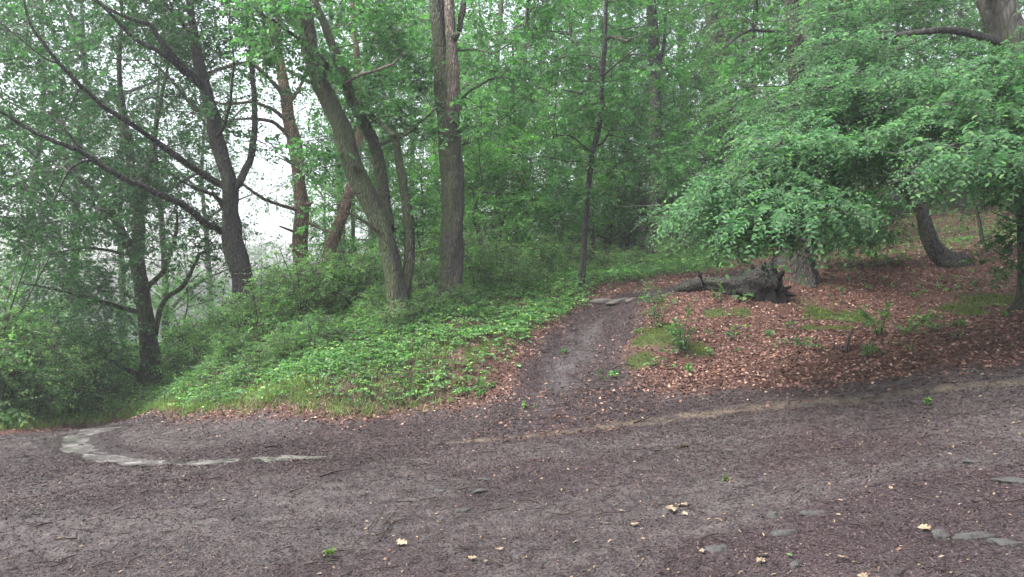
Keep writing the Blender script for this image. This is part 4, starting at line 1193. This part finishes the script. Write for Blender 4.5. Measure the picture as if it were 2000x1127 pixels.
rng = np.random.default_rng(900)
x, y = sample(rng, 950000, 2.6, 17.5)
ms = masks(x, y)
keep = rng.random(len(x)) < np.clip(ms['road'] * (1.1 - .8 * ms['mud']) + .9 * ms['path'] * (1 - ms['wet']), 0, 1) * (1 - .85 * ms['rillr']) * sstep(.02, .30, seg_dist(x, y, RILL_L) + fbm(x * 4, y * 4, 99) * .15)
x, y = x[keep], y[keep]
flat_scatter('wood_chips', rng, x, y, T_CHIP, rng.uniform(.007, .028, len(x)) * np.clip(np.hypot(x, y) / 7, .75, 1.3), rng.uniform(.18, .5, len(x)), M['chips'], .27, .003, 'dark purplish bark chips covering the track')

x, y = sample(rng, 250000, 6.5, 32, -34, 46)
ms = masks(x, y)
edge = sstep(-.9, .2, -sdf(x, y, ROAD))          # leaves thin out on to the track
pr = np.clip(ms['litter'] * (1 - ms['road']) + .22 * edge * ms['road'] + .16 * ms['path'] * (1 - ms['wet']) + .32 * ms['green'], 0, 1) * (1 - .7 * ms['moss'])
keep = rng.random(len(x)) < pr
x, y = x[keep], y[keep]
flat_scatter('leaf_litter', rng, x, y, T_OVAL, rng.uniform(.028, .066, len(x)), rng.uniform(.4, .8, len(x)), M['litter'], .40, .008, 'russet dead leaves lying on the bank')
x, y = sample(rng, 2200, 3, 14)
ms = masks(x, y)
keep = rng.random(len(x)) < (.09 * ms['road'] + .8 * ms['path'] + .8 * ms['litter'])
x, y = x[keep], y[keep]
flat_scatter('leaf_litter', rng, x, y, T_OAK, rng.uniform(.012, .04, len(x)), rng.uniform(.4, .8, len(x)), M['paleleaf'], .3, .008, 'small pale leaf fragments scattered over the track')

# low leafy undergrowth: leaves on short stems
x, y = sample(rng, 78000, 9.5, 27, -38, 24)
ms = masks(x, y)
pn = fbm(x * .9, y * .9, 83)
keep = rng.random(len(x)) < np.clip(ms['green'] * (1 - .7 * ms['bare']) * (1 - .7 * ms['moss']) * np.clip(1.0 + 1.9 * pn, .15, 1), 0, 1) * (1 - .25 * sstep(.9, .1, seg_dist(x, y, W((345, 800), (450, 795), (560, 790), (700, 775), (790, 745))))) * np.where((x < -6) & (y < 20), .6, 1) * sstep(-.05, .3, -sdf(x, y, ROAD))
x, y = x[keep], y[keep]
g = Geo()
hgt = rng.uniform(.05, .24, len(x)) * np.clip(.7 + .5 * fbm(x * .5, y * .5, 85), .3, 1.3)
c = np.c_[x, y, ground(x, y) + hgt]
d = rng.normal(0, 1, (len(x), 3)); d[:, 2] = abs(d[:, 2]) * .15
sprays(g, rng, c, d, rng.uniform(.08, .2, len(x)), 5, .063, .68, .1, .25, T_OVAL, False, lj=.35)
thin_tubes(g, np.c_[x, y, ground(x, y) - .02], c - np.array([0, 0, .05]), c, np.full(len(x), .002), np.full(len(x), .0015), 1, 2, 3)
tag(g.build('undergrowth', [M['bramble'], M['twig']]), 'bramble and ivy leaves covering the left bank', kind='stuff')
print('undergrowth', len(x))

# sparse seedlings on the leaf litter
x, y = sample(rng, 12000, 9, 40, -5, 45)
ms = masks(x, y)
keep = (rng.random(len(x)) < ms['litter'] * np.clip(.05 + .5 * fbm(x * .8, y * .8, 87) + sstep(15, 20, y) * .9, 0, 1)) & (ms['path'] < .2) & (sdf(x, y, ROAD) < -.5)
x, y = x[keep], y[keep]
g = Geo()
K2 = 3
cx = np.repeat(x, K2); cy = np.repeat(y, K2)
c = np.c_[cx, cy, ground(cx, cy) + rng.uniform(.03, .12, len(cx))]
d = rng.normal(0, 1, (len(cx), 3)); d[:, 2] = abs(d[:, 2]) * .3
sprays(g, rng, c, d, rng.uniform(.05, .14, len(cx)), 5, .05, .6, .1, .25, T_OVAL, False)
tag(g.build('undergrowth', [M['bramble'], M['twig']]), 'sparse seedlings in the leaf litter', kind='stuff')


def grass(name, pts, n_per, hgt, spread, label, seed, mt=None, kind='stuff', wr=.045):
    rng = np.random.default_rng(seed)
    pts = np.asarray(pts)
    p = np.repeat(pts, n_per, 0) + rng.normal(0, spread, (len(pts) * n_per, 2))
    z = ground(p[:, 0], p[:, 1])
    a = rng.normal(0, .45, (len(p), 3)); a[:, 2] = 1
    nn = rng.normal(0, 1, (len(p), 3)); nn[:, 2] *= .3
    g = Geo()
    place_leaves(g, T_BLADE, np.c_[p, z - .01], a, nn, hgt * rng.uniform(.5, 1.25, len(p)), wr * rng.uniform(.7, 1.4, len(p)))
    o = g.build(name, mt or M['grass'])
    if kind:
        tag(o, label, kind=kind)
    return o


# grass fringe along the foot of the left bank
x, y = sample(rng, 16000, 9.5, 24, -40, 0)
s_ = -sdf(x, y, ROAD)
ms = masks(x, y)
gl = seg_dist(x, y, W((345, 800), (450, 795), (560, 790), (700, 775), (790, 745))) + fbm(x, y, 91) * .5
tuft = sstep(-.15, .35, fbm(x * 2.2, y * 2.2, 97))
pr = np.clip(sstep(1.5, .2, gl) * .75, 0, 1) * (s_ > .08) * (.45 + .55 * tuft)
left = sstep(.9, .0, seg_dist(x, y, W((0, 835), (150, 822), (260, 806), (330, 795))) + fbm(x * 1.3, y * 1.3, 93) * .3) * .8
keep = rng.random(len(x)) < np.maximum(pr, left * (s_ > .0)) * (1 - ms['bare'])
grass('grass', np.c_[x, y][keep], 9, .18, .07, 'yellow green grass fringing the track', 71)
print('grass', keep.sum())
x, y = sample(rng, 6000, 10, 20, -30, 45)
gl2 = np.min([np.hypot(x - c[0], y - c[1]) / r for c, r in [(W((1640, 625))[0], .6), (W((1740, 680))[0], .35), (W((1930, 590))[0], .5), (W((620, 720))[0], 1.0), (W((480, 720))[0], .9), (W((730, 770))[0], .6), (W((1600, 600))[0], .5)]], 0)
keep = rng.random(len(x)) < sstep(1.2, .3, gl2 + fbm(x * 3, y * 3, 95) * .3) * .5
grass('grass', np.c_[x, y][keep], 6, .12, .05, 'thin grass growing among the moss on the banks', 72)
# moss cushions
x, y = sample(rng, 160000, 9, 18, -30, 46)
ms = masks(x, y)
keep = rng.random(len(x)) < ms['moss'] ** 1.5 * .9
x, y = x[keep], y[keep]
a = rng.normal(0, .6, (len(x), 3)); a[:, 2] = 1
g = Geo(); place_leaves(g, T_DIAMOND, np.c_[x, y, ground(x, y) - .004], a, rng.normal(0, 1, (len(x), 3)), rng.uniform(.02, .055, len(x)), .3)
tag(g.build('moss', M['mossb']), 'cushions of yellow green moss on the banks', kind='stuff')


# fallen twigs and small stones lying about
x, y = sample(rng, 2600, 3.5, 20, -36, 44)
ms = masks(x, y)
keep = rng.random(len(x)) < .10 * ms['road'] + .75 * ms['path'] + .55 * ms['litter'] + .15 * ms['green']
x, y = x[keep], y[keep]
c = np.c_[x, y, ground(x, y) + .012]
an = rng.uniform(0, 6.28, len(x)); ll = rng.uniform(.04, .22, len(x))
e = c + np.c_[np.cos(an) * ll, np.sin(an) * ll, 0 * ll]; e[:, 2] = ground(e[:, 0], e[:, 1]) + rng.uniform(.008, .035, len(x))
g = Geo(); thin_tubes(g, c, (c + e) / 2 + rng.normal(0, .012, c.shape), e, rng.uniform(.002, .006, len(x)), rng.uniform(.001, .003, len(x)), 0, 4, 4)
tag(g.build('debris', M['stick']), 'thin dark twigs lying on the path and in the leaf litter', kind='stuff')
T_PEB = (np.array([(-.5, 0, 0), (0, .45, 0), (.5, .1, 0), (.1, -.4, 0), (.05, .05, .35), (-.2, -.1, .28)]), [0, 5, 1, 1, 5, 4, 1, 4, 2, 2, 4, 3, 3, 4, 5, 3, 5, 0][:18], [3] * 6)
x, y = sample(rng, 9000, 2.8, 13, -40, 42)
ms = masks(x, y)
keep = rng.random(len(x)) < (.5 * ms['road'] * (.2 + sstep(-.1, .4, fbm(x * .8, y * .8, 111))) + .5 * ms['path'])
x, y = x[keep], y[keep]
flat_scatter('gravel', rng, x, y, T_PEB, rng.uniform(.008, .034, len(x)) ** 1.0, rng.uniform(.6, 1.2, len(x)), M['stone'], .15, -.001, 'small dull stones trodden into the track')
x, y = sample(rng, 9000, 9.8, 20, -38, 12)
ms = masks(x, y)
keep = rng.random(len(x)) < ms['green'] * (1 - .6 * ms['bare']) * sstep(-.05, .45, fbm(x * .8, y * .8, 113)) * (sdf(x, y, ROAD) < -.15)
x, y = x[keep], y[keep]
g = Geo()
c = np.c_[x, y, ground(x, y) + rng.uniform(.08, .38, len(x))]
d = rng.normal(0, 1, (len(x), 3)); d[:, 2] = abs(d[:, 2]) * .5
sprays(g, rng, c, d, rng.uniform(.1, .26, len(x)), 7, .045, .6, .1, .3, T_OVAL, True)
thin_tubes(g, np.c_[x, y, ground(x, y) - .02], c - np.array([0, 0, .05]), c, np.full(len(x), .003), np.full(len(x), .002), 1, 3, 3)
tag(g.build('undergrowth', [M['bush'], M['twig']]), 'taller light green stems rising from the ground cover of the left bank', kind='stuff')


# ------------------------------------------------------------------ single plants, stones, sticks, leaves
def plant(name, label, px, py, h, r, n, leafm, seed, leaf=.06, cat='plant', group=None, lean=(0, 0), K=7):
    rng = np.random.default_rng(seed)
    b = on_ground(px, py)
    o = root(name, b, label, cat, group)
    g = Geo(); sk = []
    for k in range(max(3, n // 3)):
        a = rng.uniform(0, 6.28)
        e = b + np.array([math.cos(a) * r * .7 + lean[0], math.sin(a) * r * .7 + lean[1], h * rng.uniform(.6, 1)])
        m = b * .5 + e * .5 + np.array([0, 0, h * .1])
        sk.append(tube(g, [b - np.array([0, 0, .05]), m, e], [.006, .004, .002], 5, 4, .1, seed + k))
    g.build('stem', M['twig'], o, b, smooth=True)
    sk = np.vstack(sk)
    i = rng.integers(len(sk) // 5, len(sk), n * 2)
    g = Geo()
    c = sk[i]
    d = nrm(rng.normal(0, 1, (len(c), 3))) * .8 + nrm(c - b) * .5
    sprays(g, rng, c, d, r * .5 * rng.uniform(.6, 1.3, len(c)), K, leaf, .6, .15, .35, T_OVAL, True)
    g.build('foliage', [leafm, M['twig']], o, b)
    return o


plant('shrub', 'dark leafy seedling growing from the mossy hump beside the path', 1335, 690, .62, .30, 26, M['bramble'], 1, .06, 'shrub')
plant('shrub', 'tall spindly leafy shoots behind the mossy hump, above the path', 1290, 640, .75, .45, 26, M['bramble'], 2, .055, 'shrub')
plant('shrub', 'pale green leafy shrub on the leafy bank right of the moss', 1720, 655, .48, .34, 24, M['lime'], 3, .055, 'shrub', lean=(-.05, 0))
plant('shrub', 'pale arching shoot reaching right from the shrub on the leafy bank', 1765, 655, .42, .28, 14, M['lime'], 4, .05, 'shrub', lean=(.35, .1))
plant('plant', 'small green plant in the middle of the muddy path', 1188, 738, .10, .2, 9, M['bramble'], 5, .055)
plant('plant', 'tiny green sprig lying low on the muddy path', 1035, 800, .05, .12, 5, M['bush'], 6, .05)
plant('plant', 'green seedling beside the muddy path, right of the mossy hump foot', 1350, 730, .12, .12, 6, M['lime'], 7, .05)
plant('plant', 'seedling cluster left of the small dead stub on the leafy bank', 1575, 690, .16, .2, 10, M['bramble'], 8, .055)
plant('plant', 'seedling cluster right of the small dead stub on the leafy bank', 1690, 695, .12, .18, 8, M['bramble'], 9, .055)
plant('plant', 'green sprouts growing under the charred log', 1450, 590, .2, .2, 9, M['bramble'], 10, .06)
plant('plant', 'leafy sprout at the foot of the jagged stump', 1405, 592, .25, .2, 8, M['bramble'], 11, .06)
plant('plant', 'leafy green plant at the low left edge of the path', 950, 770, .16, .28, 14, M['lime'], 12, .05)
plant('plant', 'green sprout in the pebbly track at bottom left', 632, 1092, .05, .08, 5, M['grass'], 13, .035)
plant('plant', 'tiny green sprout alone in the middle of the dark track', 1415, 938, .03, .05, 3, M['grass'], 14, .03)
plant('plant', 'single green leaf sprig lying on the wet path', 1105, 692, .05, .08, 3, M['bush'], 15, .07)
plant('plant', 'low sprout on the track beside the muddy trickle', 1818, 790, .05, .08, 4, M['bush'], 16, .045)
for i, (px, py, lb) in enumerate([(1500, 660, 'left of the small dead stubs'), (1540, 640, 'above the left stub, near the thin grass'), (1830, 650, 'right of the pale arching shoot'), (1870, 640, 'midway between the arching shoot and the right edge'),
                                  (1430, 665, 'between the mossy hump and the dead stubs'), (1900, 560, 'just above the right-hand moss patch'), (1960, 620, 'below the right-hand moss patch'), (1790, 585, 'above the pale arching shoot'),
                                  (1640, 575, 'right of the charred stump'), (1700, 570, 'above the pale green shrub')]):
    plant('seedling', 'lone green seedling ' + lb, px, py, .12, .12, 5, M['bramble'], 30 + i, .05, 'plant', 'seedlings in the leaf litter')



def stone(label, px, py, sx, sy, sz, seed, mt='stone', rz=0.0, group=None, name='stone', tilt=0.0, sunk=.62):
    b = on_ground(px, py)
    n, m = 14, 22
    th = np.linspace(0, np.pi, n)[:, None]; ph = np.linspace(0, 2 * np.pi, m, endpoint=False)[None, :]
    ux, uy, uz = np.sin(th) * np.cos(ph), np.sin(th) * np.sin(ph), np.cos(th) + 0 * ph
    rr = 1 + .38 * vnoise(ux * 1.5 + seed * 3, uy * 1.5, uz * 1.5, seed) + .16 * vnoise(ux * 4, uy * 4 + seed, uz * 4, seed)
    pw = .6
    X = np.sign(ux) * abs(ux) ** .8 * rr * sx; Y = np.sign(uy) * abs(uy) ** .8 * rr * sy; Z = np.sign(uz) * abs(uz) ** pw * rr * sz
    c, s = math.cos(rz), math.sin(rz)
    V = np.c_[(X * c - Y * s).ravel(), (X * s + Y * c).ravel(), (Z + tilt * X).ravel()] + np.array([0, 0, sz * (1 - 2 * sunk)])
    V[:, 2] = np.where(V[:, 2] > 0, V[:, 2] * 1.5, V[:, 2])
    i, j = np.meshgrid(np.arange(n - 1), np.arange(m), indexing='ij'); j2 = (j + 1) % m
    q = np.stack([i * m + j, (i + 1) * m + j, (i + 1) * m + j2, i * m + j2], -1).reshape(-1)
    o = make_mesh(name, V, q, np.full((n - 1) * m, 4), M[mt], smooth=True)
    o.location = b
    return tag(o, label, 'stone', group)


stone('flat grey stone pressed into the track, near the bottom centre right', 1400, 1072, .075, .05, .018, 1)
stone('rounded grey stone standing proud of the track', 1508, 1012, .045, .04, .035, 2)
stone('flat pale stone just below the rounded one', 1530, 1042, .07, .04, .014, 3)
stone('thin flat stone between the rounded one and the leaf patch', 1590, 1004, .07, .035, .012, 4)
stone('rounded stone at the left end of the long pale slab', 1838, 1052, .05, .04, .03, 5)
stone('long pale slab set in the track at lower right', 1900, 1050, .12, .042, .018, 6, rz=.15)
stone('pale slab fragment right of the long slab', 1965, 1062, .08, .05, .016, 7)
stone('broad flat stone at the right edge of the track', 1985, 940, .13, .07, .016, 8)
stone('flat stone by the right edge, above the broad one', 1900, 904, .10, .05, .014, 9)
stone('flat grey stone in the track left of centre', 938, 962, .08, .035, .018, 10, rz=.5)
stone('small flat stone just above another in the track left of centre', 946, 938, .05, .03, .014, 11)
stone('low grey stone in the track beside the flat one, further left', 862, 960, .05, .03, .012, 12)
stone('small dark stone in the track near the bottom edge', 1555, 1108, .03, .025, .022, 13)
stone('angular grey stone low in the track at bottom left of centre', 905, 998, .05, .03, .014, 14, rz=.4)
stone('flat stone slab at the top of the path, the middle of three', 1205, 590, .26, .14, .04, 15, 'slab', .35, tilt=.12)
stone('jagged stone slab at the top of the path, left of the other two', 1172, 590, .24, .12, .05, 16, 'slab', -.1)
stone('small stone slab at the top of the path, right of the other two', 1232, 588, .12, .09, .04, 17, 'slab', .6, tilt=.15)


def stick(label, pts, w, name='stick', mt='stick', lift=.012, seed=1):
    ps = [on_ground(px, py) + np.array([0, 0, lift + dz]) for px, py, dz in pts]
    g = Geo(); r = np.linspace(w, w * .5, len(ps))
    tube(g, ps, r, 7, 5, .25, seed)
    o = g.build(name, M[mt], None, ps[0], smooth=True)
    return tag(o, label, 'stick')


stick('thin curved stick lying on the track left of centre', [(625, 934, 0), (655, 926, .01), (690, 921, .01), (715, 924, 0)], .007, seed=1)
stick('dark curved stick on the wet path', [(1055, 686, .03), (1062, 692, .01), (1072, 690, .03)], .014, seed=2)
stick('long thin stick lying across the wet path', [(1100, 702, 0), (1120, 690, .02), (1145, 688, .01), (1170, 690, 0)], .008, seed=3)
stick('dark stick beside the muddy trickle', [(1238, 828, .0), (1252, 825, .005), (1268, 821, .01)], .011, seed=4)
stick('short dark stick on the track between the fallen leaf patches', [(1165, 1009, 0), (1185, 1007, .01), (1208, 1004, .0)], .007, seed=5)
stick('straight stick on the path right of the small green plant', [(1195, 722, .0), (1220, 716, .02), (1238, 718, .02)], .010, seed=6)
stick('dark twig lying above the flat grey stone', [(1368, 1056, 0), (1400, 1053, .015), (1440, 1052, .0)], .006, seed=7)
stick('short dark stick on the track above the left stream', [(516, 876, 0), (530, 875, .01), (548, 873, .0)], .013, seed=8)
stick('slanting dead stub poking from the leaf litter', [(1650, 690, 0), (1656, 683, .08), (1664, 672, .18)], .03, name='dead_stub', seed=9)
stick('short dark stub beside the slanting one', [(1628, 684, 0), (1630, 680, .08)], .018, name='dead_stub', seed=10)
stick('broken stick at the right end of the path plants', [(1170, 745, 0), (1195, 748, .01), (1215, 750, 0)], .008, seed=11)
stick('thin twig standing out of the grass on the left bank', [(935, 745, 0), (938, 730, .12), (941, 705, .25)], .005, seed=12)


def fallen(label, px, py, n, size, seed, mt='paleleaf', spread=.05):
    rng = np.random.default_rng(seed)
    b = on_ground(px, py)
    p = b[None, :2] + rng.normal(0, spread, (n, 2)) * np.array([1.4, 1.0])
    z = ground(p[:, 0], p[:, 1]) + .012 + rng.uniform(0, .012, n)
    g = Geo()
    a = rng.normal(0, 1, (n, 3)); a[:, 2] = 0
    place_leaves(g, T_LOBED, np.c_[p, z] - nrm(a) * size * .5, a, nrm(np.array([0, 0, 1]) + rng.normal(0, .22, (n, 3))), size * rng.uniform(.75, 1.1, n), .8)
    o = g.build('fallen_leaf', M[mt], None, b)
    return tag(o, label, 'leaf')


for i, (px, py, n, s, lb) in enumerate([
        (1322, 990, 1, .11, 'large pale tan dead leaf, the left half of the biggest leaf patch'), (1350, 988, 1, .10, 'large pale tan dead leaf, the right half of the biggest leaf patch'),
        (1330, 1005, 1, .06, 'small pale leaf just below the biggest leaf patch'), (1228, 1033, 1, .085, 'pale lobed dead leaf lower left of the biggest leaf patch'),
        (1480, 1086, 1, .07, 'pinkish dead leaf near the bottom edge, right of the flat grey stone'), (1378, 1098, 1, .06, 'small tan leaf near the bottom edge below the flat grey stone'),
        (1440, 1102, 1, .07, 'curled tan leaf right of the small tan one at the bottom'), (1632, 1098, 1, .06, 'pale yellow leaf on the track near the bottom right'),
        (1680, 1115, 1, .08, 'brown dead leaf at the bottom edge, lower right'), (1340, 873, 1, .10, 'single pale leaf lying below the muddy trickle'),
        (930, 1097, 1, .06, 'cream leaf at the bottom, left of centre'), (962, 1102, 1, .045, 'yellow leaf beside the cream one at the bottom'),
        (995, 1075, 1, .06, 'brown dead leaf above the yellow one at the bottom'), (1190, 998, 1, .06, 'small brown leaf right of the short dark stick'),
        (1830, 1030, 1, .10, 'crumpled brown dead leaf beside the rounded stone at right'), (780, 1074, 1, .09, 'pale leaf fragment in the mud near the bottom, left of centre'),
        (1000, 818, 1, .05, 'small pale leaf on the foot of the path'), (1060, 752, 1, .07, 'cream leaf on the wet path'), (905, 775, 1, .14, 'large pale leaf at the grassy foot of the left bank'),
        (1255, 640, 1, .08, 'pale leaf on the path near the mossy hump')]):
    fallen(lb, px, py, n, s * 1.25, 400 + i)
fallen('green fallen leaf on the track near the bottom right', 1602, 1086, 1, .06, 450, 'bush')


# charred log and its jagged root stump
def charred():
    bl = on_ground(1420, 590)
    d = 13.6
    rng = np.random.default_rng(8)
    o = root('charred_log', bl, 'long charred log with a jagged burnt stump at its right end', 'log')
    g = Geo()
    p, r = stem([(1322, 566, 14.6, 14), (1352, 563, 14.3, 28), (1385, 566, 14.2, 30), (1415, 567, 13.9, 36), (1450, 560, 13.7, 46), (1485, 552, 13.6, 54), (1508, 550, 13.6, 46)])
    for k in range(len(p)):
        p[k, 2] = max(p[k, 2] - .0, gz(p[k, 0], p[k, 1]) + r[k] * .5)
    tube(g, p, r, 26, 9, .55, 4)
    g.build('log', M['charlog'], o, bl, smooth=True)
    g = Geo()
    c = P(1505, 580, d); c[2] = gz(c[0], c[1])
    n, m = 16, 40
    th = np.linspace(0, 2 * np.pi, m, endpoint=False)
    hh = np.linspace(0, 1, n)[:, None]
    top = .40 + .34 * vnoise(np.cos(th) * 2.2, np.sin(th) * 2.2, None, 3) + .22 * vnoise(np.cos(th) * 6, np.sin(th) * 6, None, 5)
    top = np.clip(top + .16 * np.cos(th - 2.6), .14, .78)
    R = .40 * (1 - .5 * hh ** .9) * (1 + .22 * vnoise(np.cos(th)[None] * 3 + hh * 2, np.sin(th)[None] * 3, hh * 3, 7)) * (1 + .22 * np.exp(-hh * 5) * abs(np.sin(th * 2.5))[None])
    X = c[0] + R * np.cos(th)[None] - hh * .12; Y = c[1] + R * np.sin(th)[None] * .8; Z = c[2] - .30 + hh * (top[None] + .24)
    V = np.stack([X, Y + 0 * Z, Z], -1).reshape(-1, 3)
    i, j = np.meshgrid(np.arange(n - 1), np.arange(m), indexing='ij'); j2 = (j + 1) % m
    q = np.stack([i * m + j, i * m + j2, (i + 1) * m + j2, (i + 1) * m + j], -1).reshape(-1)
    V = np.vstack([V, [c[0] - .1, c[1], c[2] + .15]])
    tp = np.array([[(n - 1) * m + a, (n - 1) * m + (a + 1) % m, n * m] for a in range(m)]).ravel()
    g.add(V, np.r_[q, tp], np.r_[np.full((n - 1) * m, 4), np.full(m, 3)])
    g.build('stump', M['charred'], o, bl)
    for k, (dx, dz, ex, ez) in enumerate([(.15, .15, .34, .16), (.12, .3, .20, .52), (-.1, .35, -.16, .6), (.15, .05, .38, .0)]):
        g = Geo()
        a = c + np.array([dx, -.05, dz]); e = c + np.array([ex, -.1 - .05 * k, ez])
        tube(g, [a, (a + e) / 2 + rng.normal(0, .03, 3), e], [.07, .05, .012], 8, 5, .35, k)
        g.build('root', M['charred'], o, bl)
    g = Geo()
    a = P(1376, 560, 13.9); e1 = P(1368, 540, 13.8); e2 = P(1362, 528, 13.7)
    tube(g, [a, e1, e2], [.02, .016, .006], 6, 5, .2, 3)
    g.build('branch_stub', M['charred'], o, bl)


charred()

# ------------------------------------------------------------------ air
def haze():
    m, nt, out = mat('haze_air')
    v = N(nt, 'ShaderNodeVolumePrincipled')
    v.inputs['Color'].default_value = (.93, .97, 1, 1)
    v.inputs['Density'].default_value = HAZE
    v.inputs['Anisotropy'].default_value = 0.2
    nt.links.new(v.outputs[0], out.inputs['Volume'])
    lo, hi = -24.0, 42.0
    X, Y0, Y1 = 175, -175, 175
    V = [(-X, Y0, lo), (X, Y0, lo), (X, Y1, lo), (-X, Y1, lo), (-X, Y0, hi), (X, Y0, hi), (X, Y1, hi), (-X, Y1, hi)]
    Fc = [0, 3, 2, 1, 4, 5, 6, 7, 0, 1, 5, 4, 1, 2, 6, 5, 2, 3, 7, 6, 3, 0, 4, 7]
    o = make_mesh('haze', V, Fc, [4] * 6, m)
    tag(o, 'thin pale mist hanging in the wood', kind='stuff')


HAZE = 0.0014
haze()
